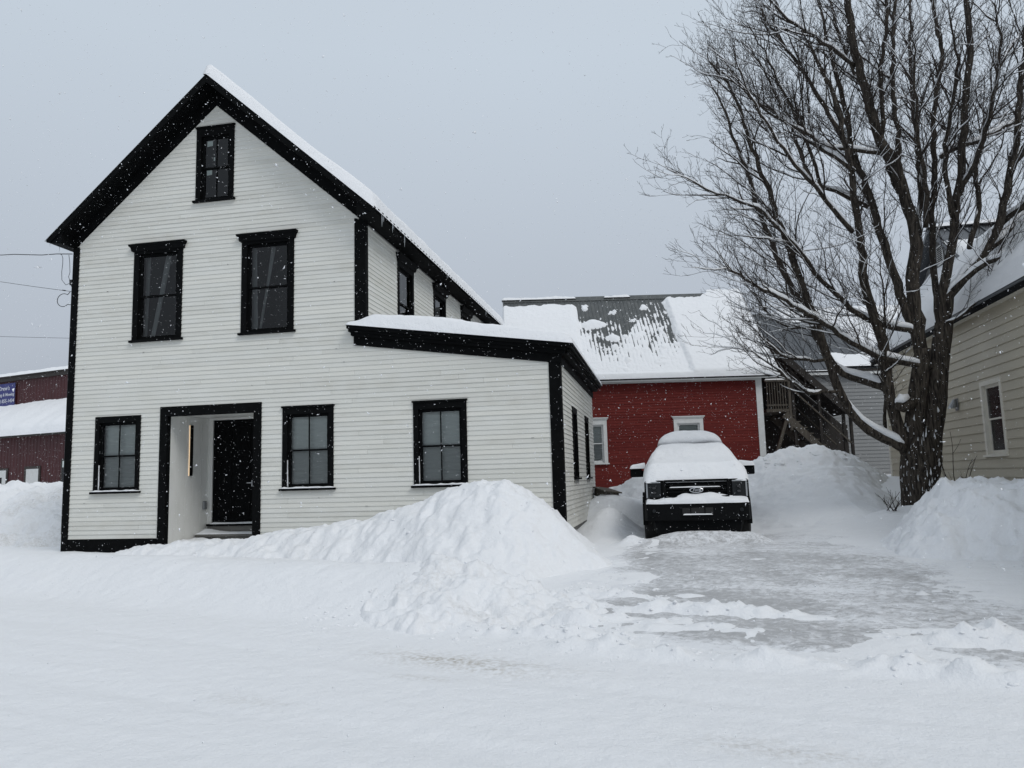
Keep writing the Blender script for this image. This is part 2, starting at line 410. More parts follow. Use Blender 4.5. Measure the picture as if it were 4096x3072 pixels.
def g_detail(x, y):
    s = (y - road_edge(x)) * 0.955
    t = x * 0.955 - y * 0.296
    road = 1 - sstep(-0.4, 0.6, s)
    z = road * (0.012 * fbm(t * 0.35, s * 2.2, 11, 4) + 0.008 * fbm(t * 0.9, s * 7, 12, 3) + 0.006 * fbm(x * 9, y * 9, 13, 3))
    for s0, w0 in ((-1.25, 0.16), (-2.85, 0.17), (-4.3, 0.15)):      # faint tyre tracks along the road
        z = z - road * 0.020 * np.exp(-((s - s0 - 0.12 * np.sin(t * 0.33)) / w0) ** 2) * (0.5 + vn(t * 0.8, s, 15))
    z = z + (1 - road) * (0.035 * fbm(x * 0.8, y * 0.8, 21, 4) + 0.018 * fbm(x * 3.2, y * 3.2, 22, 4))
    # plough windrows dragged across the mouth of the driveway, crumbs along the road edge
    lum = 0.10 + 1.5 * np.clip(vn(x * 2.1, y * 3.5, 31) * 1.5 - 0.42, 0, 1) * (0.5 + vn(x * 7, y * 9, 32)) + 0.5 * np.clip(fbm(x * 8, y * 9, 36, 3), 0, 1)
    lum = 1.45 * (1.0 - np.exp(-lum * 0.95)) * (0.6 + 0.8 * vn(x * 11, y * 11, 38))
    for s0, k, a, x0, x1 in ((0.35, 0.03, 0.13, 10.6, 13.3), (0.95, 0.05, 0.15, 10.8, 14.6), (1.65, 0.02, 0.12, 11.0, 15.2), (2.35, -0.03, 0.09, 11.6, 14.3)):
        z = z + a * lum * np.exp(-((s - s0 - k * (x - 11) + 0.26 * fbm(x * 1.6, 0 * x + s0, 33, 4)) / (0.10 + 0.12 * vn(x * 1.7, 0 * x + s0, 37))) ** 2) * sstep(x0 - .6, x0, x) * (1 - sstep(x1 - 1.6, x1, x))
    z = z + 0.13 * lum * np.exp(-((s + 0.12 + 0.12 * fbm(x * .9, 0 * x, 34, 3)) / 0.17) ** 2) * sstep(11.2, 12.2, x)
    z = z + 0.17 * lum * np.exp(-((s - 1.15 - 0.1 * fbm(x * .8, 0 * x, 35, 3)) / 0.3) ** 2) * sstep(14.6, 16.0, x)
    return z
def G(x, y): return g_base(x, y) + g_detail(x, y)

def axis(lo, a, b, hi, step, grow=1.25):
    c = list(np.arange(a, b + 1e-6, step)); d = step
    while c[-1] < hi: d *= grow; c.append(c[-1] + d)
    d = step
    while c[0] > lo: d *= grow; c.insert(0, c[0] - d)
    return np.array(c)
gx, gy = np.meshgrid(axis(-420, -1.5, 20.5, 420, 0.045, 1.13), axis(-300, -11.6, 3.0, 600, 0.042, 1.10))
gz = G(gx, gy)
gz = gz + 2.5 * sstep(40, 200, np.hypot(gx, gy))
dirt = 0.0 * gx
for cx, cy, rx, ry, a in ((11.05, -7.95, 0.75, 0.25, 1.0), (10.85, -8.5, 0.4, 0.12, 0.4), (13.6, -10.0, 0.5, 0.2, 0.45), (9.75, -9.3, 0.4, 0.14, 0.3)):
    q = ((gx - cx) + 0.3 * (gy - cy)) / rx; r = ((gy - cy) + 0.28 * (gx - cx)) / ry
    dirt = np.maximum(dirt, a * np.exp(-(q * q + r * r)) * (0.4 + 0.9 * vn(gx * 5, gy * 16, 41)))
ground = grid_mesh('snowy_ground', gx, gy, gz, M['snow_dirt'], attrs={'dirt': dirt})
tag(ground, kind='structure')

# the icy driveway: rises through the snow where the plough has scraped it
dx, dy = np.meshgrid(np.arange(10.4, 18.4, 0.04), np.arange(-8.6, 3.4, 0.04))
s_ = (dy - road_edge(dx)) * 0.955
edge = 0.5 * fbm(dx * 1.3, dy * 1.3, 51, 4)
left = sstep(11.5, 13.0, dx + 0.25 * (dy + 2.2) * (dy > -2.2) * 0 + 0.30 * np.clip(-dy - 4.0, 0, 4) + edge)
right = 1 - sstep(15.3, 17.4, dx + 0.10 * (dy + 3) + edge)
near = sstep(-0.3, 0.9, s_ + 0.6 * edge)
far = 1 - sstep(0.8, 3.4, dy + edge)
mask = left * right * near * far
streak = 0.5 + 0.5 * fbm((dx * .955 - dy * .296) * 0.55, s_ * 2.3, 52, 3)
rut = (np.exp(-((dx - 12.72 - .05 * np.sin(dy)) / .16) ** 2) + np.exp(-((dx - 14.38 - .05 * np.sin(dy + 1)) / .16) ** 2)) * sstep(-7.5, -5, dy) * (.4 + .8 * vn(dx * 2, dy * 1.2, 57))
dz = g_base(dx, dy) - 0.030 + 0.055 * mask - 0.016 * rut * mask + 0.012 * fbm(dx * 3, dy * 4, 53, 3) + 0.012 * fbm(dx * 8, dy * 10, 54, 2)
ice = sstep(.15, .95, mask) * np.clip(0.38 + 0.7 * streak - 0.12 * sstep(2.5, 7, s_) + .16 * rut, 0, 1)
driveway = grid_mesh('icy_driveway', dx, dy, dz, M['ice'], keep=mask > 0.02, attrs={'ice': ice})
tag(driveway, kind='structure')

def bank(name, x0, x1, y0, y1, step, fn, label, dirt_amt=0.0):
    X, Y = np.meshgrid(np.arange(x0, x1, step), np.arange(y0, y1, step))
    Z = fn(X, Y); gz_ = G(X, Y)
    D = dirt_amt * np.clip(fbm(X * 1.1, Y * 1.1, 77, 4) * 1.6, 0, 1) if dirt_amt else 0 * X
    o = grid_mesh(name, X, Y, Z, M['snow_dirt'], keep=Z > gz_ - 0.06, attrs={'dirt': D})
    return tag(o, label, 'snow bank', 'ploughed snow banks')

def tent(d, k, soft): return k * (np.sqrt(d * d + soft * soft) - soft)
def lumps(X, Y, s, a, b, c):
    r = 1 - np.abs(fbm(X * 2.2, Y * 2.2, s + 3, 4))
    return a * fbm(X * 0.9, Y * 0.9, s, 3) + b * fbm(X * 3.3, Y * 3.3, s + 1, 4) + c * (r ** 2 - 0.6) + 0.35 * c * fbm(X * 14, Y * 14, s + 2, 3)

def f_big(X, Y):
    H = np.interp(X, [1.0, 2.1, 3.1, 5.6, 7.5, 8.4, 9.2, 9.9, 10.25, 10.6, 10.9, 11.25, 11.6, 12.1, 12.7, 13.2],
                  [-.15, .10, .19, .41, .64, .88, 1.17, 1.31, 1.28, 1.12, .93, .62, .33, -.05, -.33, -.5])
    yr = np.interp(X, [1, 6, 10, 12, 13], [-0.75, -1.0, -1.7, -2.6, -3.3])
    d = Y - yr + 0.15 * fbm(X * 0.7, Y * 0.3, 60, 3)
    z = H - np.where(d < 0, tent(d, 0.80, 0.28), tent(d, 0.16, 0.2))
    face = sstep(0.1, -0.5, d)
    z = z + face * (0.035 * fbm(X * 5.5 + 1.0 * Y, Y * 0.9, 61, 4)) + lumps(X, Y, 62, 0.07, 0.085, 0.075) + 0.02 * fbm(X * 9, Y * 9, 68, 3) * (0.35 + 0.65 * sstep(4, 8, X))
    return z
bank('snow_bank', 1.1, 13.2, -4.9, 0.02, 0.032, f_big, 'tall ploughed snow bank heaped against the white house front beside the corner', 0.2)

def f_rough(X, Y):
    H = np.interp(X, [8.2, 8.9, 9.5, 10.1, 10.5, 11.0, 11.6, 12.3, 13.0], [-.28, .04, .20, .31, .28, .12, -.10, -.27, -.47])
    yr = -5.15 - 0.28 * (X - 10.2)
    d = Y - yr
    z = H - np.where(d < 0, tent(d, 0.44, 0.2), tent(d, 0.30, 0.2))
    return z + lumps(X, Y, 70, 0.05, 0.085, 0.12) + 0.022 * fbm(X * 18, Y * 18, 71, 2)
bank('snow_bank', 8.0, 13.0, -7.4, -3.2, 0.028, f_rough, 'low lumpy snow heap at the road edge in front of the tall bank', 0.25)

def f_right(X, Y):
    d1 = X - 16.50 - 0.12 * np.clip(Y + 0.5, -3, 0) - 0.42 * np.clip(Y + 0.5, 0, 9) + 0.14 * fbm(X * .9, Y * .9, 80, 3)
    d2 = (Y + 2.75) * 0.93 + (X - 16.5) * 0.36 + 0.14 * fbm(X * .9, Y * .9, 81, 3)
    d = -np.log(np.exp(-3.2 * d1) + np.exp(-3.2 * d2)) / 3.2
    top = 1.00 - 0.45 * sstep(-0.5, 2.2, Y) - 0.06 * sstep(17.5, 19, X)
    z = -0.22 + (top + 0.22) * np.clip((d + 0.2) / 1.3, 0, 1) ** 1.1 + 0.05 * sstep(1.0, 1.6, d)
    st = sstep(0, .3, d) * (1 - sstep(0.8, 1.5, d))
    return z + st * 0.12 * fbm(X * 4.5 + 2.2 * Y, X * 0.8 - Y * 1.2, 82, 4) + lumps(X, Y, 83, 0.08, 0.15, 0.14) + 0.018 * fbm(X * 10, Y * 10, 86, 3)
bank('snow_bank', 15.4, 24.0, -5.2, 6.0, 0.045, f_right, 'steep-sided snow bank at the right edge in front of the bare tree')

def f_barn(X, Y):
    H = np.interp(X, [11, 12.2, 13.5, 15.0, 15.6, 16.4, 17.2, 17.8, 18.4, 19.3, 20.2], [.7, 1.25, 1.35, 1.5, 1.72, 1.92, 2.05, 1.93, 1.66, 1.0, .4])
    yr = 8.4 + 0.15 * (X - 16)
    d = Y - yr
    z = H - np.where(d < 0, np.minimum(tent(d, 0.62, 0.25), 0.42 + 0.27 * np.clip(-d - .7, 0, 9)), tent(d, 0.55, 0.3))
    return z + lumps(X, Y, 90, 0.09, 0.11, 0.10) * (0.3 + 0.7 * sstep(-4.5, -1.0, d))
bank('snow_bank', 10.9, 20.2, 0.4, 12.2, 0.05, f_barn, 'broad lumpy snow heap behind the truck in front of the red barn corner')

def f_left(X, Y):
    d = Y - 6.0 + 0.5 * fbm(X * 0.5, Y * 0.2, 95, 3)
    z = 1.55 + 0.1 * fbm(X * 0.8, 0 * X, 96, 3) - np.where(d < 0, tent(d, 0.40, 0.4), tent(d, 0.25, 0.4))
    z = z - 0.35 * sstep(-1.2, -0.2, X)
    return z + lumps(X, Y, 97, 0.12, 0.13, 0.16)
bank('snow_bank', -16, -0.25, 0.9, 12, 0.05, f_left, 'rough greyish snow bank left of the white house before the maroon building', 0.45)

# loose snow clods along the edges of the heaps
def clods(name, spots, label):
    mb = MB()
    ico = [(-.526, 0, .851), (.526, 0, .851), (-.526, 0, -.851), (.526, 0, -.851), (0, .851, .526), (0, .851, -.526), (0, -.851, .526), (0, -.851, -.526), (.851, .526, 0), (-.851, .526, 0), (.851, -.526, 0), (-.851, -.526, 0)]
    icf = [(0, 4, 1), (0, 9, 4), (9, 5, 4), (4, 5, 8), (4, 8, 1), (8, 10, 1), (8, 3, 10), (5, 3, 8), (5, 2, 3), (2, 7, 3), (7, 10, 3), (7, 6, 10), (7, 11, 6), (11, 0, 6), (0, 1, 6), (6, 1, 10), (9, 0, 11), (9, 11, 2), (9, 2, 5), (7, 2, 11)]
    for x, y, z, r in spots:
        sx, sy, sz = ru(.7, 1.5), ru(.7, 1.5), ru(.4, .75)
        z = z - r * .22
        mb.add([(x + r * sx * a * ru(.8, 1.2), y + r * sy * b * ru(.8, 1.2), z + r * sz * c * ru(.8, 1.2)) for a, b, c in ico], icf)
    o = mb.build(name, M['snow'], smooth=True)
    m = o.modifiers.new('round', 'SUBSURF'); m.levels = 1; m.render_levels = 1
    return tag(o, label, 'snow', kind='stuff')
sp = []
def g1(x, y): return float(G(np.array([x]), np.array([y]))[0])
for k in range(110):
    x = ru(8.6, 12.6); y = -5.15 - .28 * (x - 10.2) - abs(random.gauss(1.25, .35)); sp.append((x, y, g1(x, y) + .005, ru(.012, .045)))
for k in range(60):
    x = ru(11.6, 13.4); y = ru(-4.6, -2.2) ; sp.append((x, y, g1(x, y) + .008, ru(.012, .05)))
for k in range(60):
    x = ru(11.4, 19); y = road_edge(x) + random.gauss(0, .35); sp.append((x, y, g1(x, y) + .004, ru(.012, .045)))
for k in range(70):
    x = ru(15.4, 18.5); y = -2.9 - .36 * (x - 16.5) - abs(random.gauss(.1, .5)); sp.append((x, y, g1(x, y) + .008, ru(.012, .055)))
for k in range(260):                                       # crumbs along the plough windrows
    s0, kk, x0, x1 = random.choice(((.35, .03, 10.8, 13.2), (.95, .05, 11, 14.4), (1.65, .02, 11, 15), (2.35, -.03, 11.6, 14.2), (-.1, 0, 11.5, 18), (1.15, 0, 14.8, 18.5)))
    x = ru(x0, x1); y = road_edge(x) + (s0 + kk * (x - 11) + random.gauss(0, .13)) / .955; sp.append((x, y, g1(x, y) + .004, ru(.012, .042)))
for k in range(40):
    x = ru(12.2, 14.9); y = ru(-.75, -.2); sp.append((x, y, g1(x, y) + .01, ru(.02, .06)))
clods('snow_clods', sp, 'loose snow clods scattered along the ploughed edges')
sp = []
for k in range(240):                                       # blocks on the crests
    c = random.choice((0, 0, 1, 1, 2))
    if c == 0: x = ru(15.3, 18.9); y = 8.4 + .15 * (x - 16) + ru(-.9, .25); z = float(f_barn(np.array([x]), np.array([y]))[0]); r = ru(.04, .13)
    elif c == 1: x = ru(3, 11.2); y = ru(-2.6, -.9); z = float(f_big(np.array([x]), np.array([y]))[0]); r = ru(.015, .05)
    else: x = ru(-9, -2.6); y = ru(2.5, 6.2); z = float(f_left(np.array([x]), np.array([y]))[0]); r = ru(.04, .14)
    sp.append((x, y, z - r * .25, r))
clods('snow_blocks', sp, 'small snow blocks lying on the crests of the heaps')

# ---------------------------------------------------------------- clapboards, windows
def clap_pieces(z0, z1, e, xr, openings, seed, jlo=2.6, jhi=4.6, thick=0.017):
    """list of (x0b,x1b,x0t,x1t,za,zb) boards of a lapped wall, cut round the openings"""
    rg = random.Random(seed); out = []
    z = z0
    while z < z1 - 0.01:
        zt = min(z + e, z1)
        a0, b0 = xr(z); a1, b1 = xr(zt)
        cuts = sorted({c for o in openings if o[2] < zt - .005 and o[3] > z + .005 for c in (o[0], o[1]) if min(a0, a1) < c < max(b0, b1)})
        j = min(a0, a1) + rg.uniform(.8, jhi)
        while j < max(b0, b1) - .7:
            if all(abs(j - c) > .35 for c in cuts) and not any(o[0] < j < o[1] and o[2] < zt and o[3] > z for o in openings): cuts.append(j)
            j += rg.uniform(jlo, jhi)
        cuts = sorted(cuts); xs = [None] + cuts + [None]
        for i in range(len(xs) - 1):
            lb = a0 if xs[i] is None else xs[i] + .0015; lt = a1 if xs[i] is None else xs[i] + .0015
            rb = b0 if xs[i + 1] is None else xs[i + 1] - .0015; rt = b1 if xs[i + 1] is None else xs[i + 1] - .0015
            if rt < lt: rt = lt = (rt + lt) / 2
            if rb - lb < .02: continue
            mid = (lb + rb) / 2; za, zb = z, zt; skip = False
            for o in openings:
                if o[0] <= mid <= o[1] and o[2] < zb - .003 and o[3] > za + .003:
                    if o[2] <= za + .003 and o[3] >= zb - .003: skip = True
                    elif o[2] <= za + .003: za = o[3]
                    elif o[3] >= zb - .003: zb = o[2]
                    else: skip = True
            if skip or zb - za < .012: continue
            out.append((lb, rb, lt, rt, za, zb))
        z += e
    return out
def clap_build(pieces, fmap, parent, mats, name, limit, thick, seed, lap=0.012):
    """fmap(x, off, z) -> local point; off is outward distance"""
    rg = random.Random(seed)
    pieces = sorted(pieces, key=lambda p: -(p[1] - p[0] + p[3] - p[2]) * (p[5] - p[4]))
    rest = MB()
    for i, (lb, rb, lt, rt, za, zb) in enumerate(pieces):
        j = rg.uniform(-.0025, .003); sag0 = rg.uniform(-.002, .002); sag1 = rg.uniform(-.002, .002)
        tb = thick + j; tt = .004
        zt2 = zb + lap
        vs = [fmap(lb, .001, za + sag0), fmap(rb, .001, za + sag1), fmap(rb, tb, za + sag1), fmap(lb, tb, za + sag0),
              fmap(lt, .0005, zt2), fmap(rt, .0005, zt2), fmap(rt, tt, zt2), fmap(lt, tt, zt2)]
        fs = [(0, 1, 2, 3), (7, 6, 5, 4), (3, 2, 6, 7), (1, 0, 4, 5), (0, 3, 7, 4), (2, 1, 5, 6)]
        if i < limit: obj(name, vs, fs, rg.choice(mats), parent)
        else: rest.add(vs, fs)
    if rest.v: tag(rest.build('short_' + name + 's', mats[0], parent), kind='stuff')

def sheath(parent, poly_cells, fmap, name, material, depth=0.12):
    mb = MB()
    for x0, x1, z0, z1 in poly_cells:
        vs = [fmap(x, o, z) for o in (-depth, -.002) for x, z in ((x0, z0), (x1, z0), (x1, z1), (x0, z1))]
        mb.add(vs, [(3, 2, 1, 0), (4, 5, 6, 7), (0, 1, 5, 4), (1, 2, 6, 5), (2, 3, 7, 6), (3, 0, 4, 7)])
    return mb.build(name, material, parent)
def cells(x0, x1, z0, z1, openings, xr=None):
    xs = sorted({x0, x1, *[c for o in openings for c in o[:2] if x0 < c < x1]})
    out = []
    for a, b in zip(xs, xs[1:]):
        m = (a + b) / 2; zz = z0
        for o in sorted([o for o in openings if o[0] < m < o[1]], key=lambda o: o[2]):
            if o[2] > zz: out.append((a, b, zz, min(o[2], z1)))
            zz = max(zz, o[3])
        if zz < z1: out.append((a, b, zz, z1))
    return out

def fbox(mb, fm, x0, x1, o0, o1, z0, z1):
    vs = [fm(x, o, z) for z in (z0, z1) for x, o in ((x0, o0), (x1, o0), (x1, o1), (x0, o1))]
    mb.add(vs, [(3, 2, 1, 0), (4, 5, 6, 7), (0, 1, 5, 4), (1, 2, 6, 5), (2, 3, 7, 6), (3, 0, 4, 7)])

def window(parent, fm, x0, x1, z0, z1, frame, style='plain', cw=.105, hw=.135, sw=.062, inside='blind', muntin=True, sill=True, snow=True, seed=0, sash_mat=None, proud=.034, label=None, pane_mat=None):
    """part 'window' = casing; sash, muntins, panes, sill, blind are its sub-parts"""
    rg = random.Random(seed); sash_mat = sash_mat or frame
    c = MB()
    fbox(c, fm, x0, x0 + cw, -.10, proud, z0, z1 - hw); fbox(c, fm, x1 - cw, x1, -.10, proud, z0, z1 - hw)
    fbox(c, fm, x0, x1, -.10, proud + .003, z1 - hw, z1)
    fbox(c, fm, x0 + cw, x1 - cw, -.10, .012, z0, z0 + .03)
    w = c.build('window', frame, parent)
    if label: w['label'] = label
    if style == 'crown':
        k = MB(); cr = .15
        prof = [(0.0, 0.0), (.045, .02), (.06, .10), (.095, .13), (.10, .17), (0.0, .175)]
        for a in range(len(prof) - 1):
            (o0, h0), (o1, h1) = prof[a], prof[a + 1]
            vs = [fm(x0 - o0 * .9, 0, z1 + h0), fm(x1 + o0 * .9, 0, z1 + h0), fm(x1 + o0 * .9, .036 + o0, z1 + h0), fm(x0 - o0 * .9, .036 + o0, z1 + h0),
                  fm(x0 - o1 * .9, 0, z1 + h1), fm(x1 + o1 * .9, 0, z1 + h1), fm(x1 + o1 * .9, .036 + o1, z1 + h1), fm(x0 - o1 * .9, .036 + o1, z1 + h1)]
            k.add(vs, [(3, 2, 1, 0), (4, 5, 6, 7), (0, 1, 5, 4), (1, 2, 6, 5), (2, 3, 7, 6), (3, 0, 4, 7)])
        k.build('head_cap', frame, w)
    elif style == 'cap':
        k = MB(); fbox(k, fm, x0 - .02, x1 + .02, 0, proud + .028, z1 + .0005, z1 + .035); k.build('head_cap', frame, w)
    elif style == 'flare':
        k = MB(); fbox(k, fm, x0 - .03, x1 + .03, 0, proud + .02, z1, z1 + .05); fbox(k, fm, x0 - .06, x1 + .06, 0, proud + .05, z1 + .05, z1 + .085); k.build('head_cap', frame, w)
    if sill:
        k = MB(); fbox(k, fm, x0 - .045, x1 + .045, -.02, .085, z0 - .045, z0 - .001); k.build('sill', frame, w)
        if snow:
            n = 14; k = MB(); pr = []
            for i in range(n + 1):
                x = x0 - .03 + (x1 - x0 + .06) * i / n; h = .022 + .02 * rg.random(); h = h * (0.4 if i in (0, n) else 1)
                pr.append([fm(x, .004, z0 - .0005), fm(x, .08, z0 - .0005), fm(x, .07, z0 + h * .6), fm(x, .03, z0 + h)])
            k.loft(pr); k.build('sill_snow', M['snow'], w, smooth=True)
            k = MB(); pr = []                                    # snow blown into the left reveal
            for i in range(7):
                z = z0 + .02 + (z1 - z0) * .34 * i / 6; t = .014 * (1 - .6 * i / 6) * rg.uniform(.7, 1.2)
                pr.append([fm(x0 + cw, -.015, z), fm(x0 + cw + t + .004, -.015, z), fm(x0 + cw + t, .006, z), fm(x0 + cw, .012, z)])
            k.loft(pr); k.build('reveal_snow', M['snow'], w, smooth=True)
    a, b, zb, zt = x0 + cw, x1 - cw, z0 + .03, z1 - hw; zm = (zb + zt) / 2
    for k_, (za, zc, off) in enumerate(((zm - .018, zt, -.030), (zb, zm + .018, -.052))):
        s_ = MB(); rail = .034 if k_ else sw
        fbox(s_, fm, a, a + sw, off - .03, off, za, zc); fbox(s_, fm, b - sw, b, off - .03, off, za, zc)
        fbox(s_, fm, a + sw, b - sw, off - .03, off, zc - (rail if not k_ else .036), zc)
        fbox(s_, fm, a + sw, b - sw, off - .03, off, za, za + (.036 if not k_ else sw))
        if muntin:
            mx = (a + b) / 2; fbox(s_, fm, mx - .011, mx + .011, off - .026, off - .004, za + .036, zc - .036)
        so = s_.build('sash', sash_mat, w)
        g = MB(); o_ = off - .016
        g.add([fm(a + sw - .005, o_, za + .03), fm(b - sw + .005, o_, za + .03), fm(b - sw + .005, o_, zc - .03), fm(a + sw - .005, o_, zc - .03)], [(0, 1, 2, 3)])
        g.build('pane', pane_mat or M['glass_screen' if k_ and inside == 'blind' else 'glass'], w)
    r = MB(); d0, d1 = -.101, -1.3
    vs = [fm(x, o, z) for o in (d0, d1) for x, z in ((a - .02, zb - .02), (b + .02, zb - .02), (b + .02, zt + .02), (a - .02, zt + .02))]
    r.add(vs, [(4, 5, 6, 7), (0, 1, 5, 4), (1, 2, 6, 5), (2, 3, 7, 6), (3, 0, 4, 7)])
    r.build('dark_interior', M['room'], w)
    if inside == 'blind':
        k = MB(); n = 26; pr = []
        low = zb
        for i in range(n + 1):
            z = low + (zt - low) * i / n; o_ = -.135 - (.012 if i % 2 else 0)
            pr.append((z, o_))
        vs = []; 
        for z, o_ in pr: vs += [fm(a + .01, o_, z), fm(b - .01, o_, z)]
        k.add(vs, [(2 * i, 2 * i + 1, 2 * i + 3, 2 * i + 2) for i in range(n)])
        k.build('blind', M['blind'], w)
    elif inside in ('curtain', 'drape'):
        for sd, top, bot in (((.0, .10), (.0, .06), 0), ((.52, .66), (.16, .26), 1), ((.84, 1.0), (.93, 1.0), 2)) if inside == 'curtain' else (((.0, .08), (.0, .14), 0), ((.46, .56), (.16, .20), 1), ((.84, .92), (.98, 1.0), 2)):
            n = 9; k = MB(); rows = []
            for z, (u0, u1) in ((zt, sd), (zm + .1, ((sd[0] * .6 + top[0] * .4), (sd[1] * .55 + top[1] * .45))), (zb, top)):
                rows.append([fm(a + (b - a) * (u0 + (u1 - u0) * i / n), -.20 - .03 * (i % 2) - .02 * rg.random(), z) for i in range(n + 1)])
            vs = [p for row in rows for p in row]
            k.add(vs, [(r_ * (n + 1) + i, r_ * (n + 1) + i + 1, (r_ + 1) * (n + 1) + i + 1, (r_ + 1) * (n + 1) + i) for r_ in range(2) for i in range(n)])
            k.build('curtain', M['curtain'], w, smooth=True)
    elif inside == 'sticker':
        for u, z, ww, hh in ((.12, .86, .2, .1), (.36, .62, .05, .07), (.13, .40, .18, .09)):
            k = MB(); xx = a + (b - a) * u; zz = zb + (zt - zb) * z
            k.add([fm(xx, -.075, zz), fm(xx + (b - a) * ww, -.075, zz + .012), fm(xx + (b - a) * ww, -.075, zz + hh * 1.3), fm(xx, -.075, zz + hh * 1.3)], [(0, 1, 2, 3)])
            k.build('paper_sticker', M['paper'], w)
    return w

def snow_slab(name, base, nu, nv, thick, parent, material, edge=(.12, .12, .12, .12), seed=0, rough=.25, up=(0, 0, 1), power=.5):
    """base(u,v)->point on the carrying surface; thick(U,V)->depth; rounded at the four edges (u0,u1,v0,v1 in units of u,v)"""
    U, V = np.meshgrid(np.linspace(0, 1, nu), np.linspace(0, 1, nv))
    P = np.array([[base(u, v) for u in np.linspace(0, 1, nu)] for v in np.linspace(0, 1, nv)], float)
    T = thick(U, V)
    for d, e in ((U, edge[0]), (1 - U, edge[1]), (V, edge[2]), (1 - V, edge[3])):
        if e > 0:
            q = np.clip(d / e, 0, 1); T = T * (1 - (1 - q) ** 2) ** power
    T = T * (1 + rough * fbm(P[..., 0] * 2.1 + P[..., 2], P[..., 1] * 2.1, seed, 4)) + .0
    Q = P + T[..., None] * np.array(up)
    return grid_mesh(name, Q[..., 0], Q[..., 1], Q[..., 2], material, parent)

# ---------------------------------------------------------------- the white house
house = empty('farmhouse')
tag(house, 'white clapboard house with black trim, steep gable and low side wing', 'house')
W_, W2, D1, D2 = 7.0, 11.0415, 12.3, 7.054
FW = [('w1', .709, 1.832, 1.2995, 2.9425), ('w3', 5.174, 6.314, 1.259, 2.938), ('w4', 8.037, 9.154, 1.249, 2.920),
      ('at', 3.027, 3.954, 7.667, 9.353), ('ul', 1.540, 2.752, 4.602, 6.610), ('ur', 4.180, 5.408, 4.602, 6.610)]
DOOR = (2.303, 4.691, -.4, 3.094)
def front(x, o, z): return (x, -o, z)
op = [(a + .03, b - .03, c + .01, d - .03) for _, a, b, c, d in FW] + [(DOOR[0] + .03, DOOR[1] - .03, -1, DOOR[3] - .03)]
def front_x(z):
    if z < 3.60: b = 10.92
    elif z < 4.20: b = 6.80 + (4.22 - z) / .1435 * .98
    else: b = 6.90
    a = .06
    if z > 6.80: a = max(a, (z - 6.80) / .87 - .02); b = min(b, 7.02 - (z - 6.80) / .87)
    return a, max(b, a + .01)
pc = clap_pieces(.29, 9.98, .0962, front_x, op, 3)
clap_build(pc, front, house, [M['white'], M['white'], M['white_b'], M['white_c']], 'clapboard', 300, .0185, 4)
def side2(x, o, z): return (W2 + o, x, z)
def side1(x, o, z): return (W_ + o, x, z)
SW = [(1.835, 2.727, 1.3255, 2.879), (4.614, 5.483, 1.3255, 2.879)]
UW = [(2.011 + 2.938 * k, 3.211 + 2.938 * k, 4.72, 6.56) for k in range(4)]
ops = [(a + .03, b - .03, c + .01, d - .03) for a, b, c, d in SW]
opu = [(a + .03, b - .03, c + .01, d - .03) for a, b, c, d in UW]
sidepc = clap_pieces(.29, 3.6, .0962, lambda z: (.10, D2), ops, 5)
clap_build(sidepc, side2, house, [M['white'], M['white_b']], 'side_clapboard', 110, .0185, 6)
upc = clap_pieces(4.55, 6.80, .0962, lambda z: (.10, D1), opu, 8)
clap_build(upc, side1, house, [M['white'], M['white_b']], 'upper_side_clapboard', 120, .0185, 9)
mk = MB(); rg = random.Random(77)                        # small splits and lifted edges in the boards
for k in range(30):
    z = .31 + .0962 * rg.randrange(3, 66); x = rg.uniform(.3, 6.7) if z > 3.5 else rg.uniform(.3, 10.6)
    if any(a - .1 < x < b + .1 and c - .1 < z < d + .1 for _, a, b, c, d in FW) or (DOOR[0] - .1 < x < DOOR[1] + .1 and z < DOOR[3] + .1) or z > 6.7: continue
    l = rg.uniform(.015, .06); mk.box(x, x + l, -.0235, -.006, z - .022, z - .022 + rg.uniform(.003, .007))
tag(mk.build('board_splits', M['sheath'], house), kind='stuff')
# walls behind the boards
gops = [(a + .05, b - .05, c + .02, d - .05) for _, a, b, c, d in FW] + [(DOOR[0] + .05, DOOR[1] - .05, -1, DOOR[3] - .05)]
sheath(house, cells(0, W_, -.6, 6.9, gops), front, 'wall', M['sheath'])
sheath(house, cells(W_ + .001, W2 - .001, -.6, 3.62, gops), front, 'wing_wall', M['sheath'])
gab = MB()
for z in np.arange(6.9, 9.9, .1):
    for x0, x1, za, zb in cells(max(.01, (z - 6.75) / .87), min(6.99, 7 - (z - 6.75) / .87), z, z + .1, gops):
        if x1 > x0: gab.box(x0, x1, .002, .12, za, zb)
gab.build('gable_wall', M['sheath'], house)
sheath(house, cells(.12, D2, -.6, 3.62, [(a + .05, b - .05, c + .02, d - .05) for a, b, c, d in SW]), side2, 'side_wall', M['sheath'])
sheath(house, cells(.12, D1, 3.5, 7.0, [(a + .05, b - .05, c + .02, d - .05) for a, b, c, d in UW]), side1, 'upper_side_wall', M['sheath'])
MB().box(0, .12, .121, D1, -.6, 7.0).build('left_wall', M['white'], house)
MB().box(.12, W_ - .12, D1 - .12, D1, -.6, 7.0).xz([(.2, 7.0), (6.8, 7.0), (3.5, 9.9)], D1 - .12, D1).build('rear_wall', M['white'], house)
MB().box(W_, W2, D2 - .12, D2 - .001, -.6, 3.6).build('wing_rear_wall', M['white'], house)
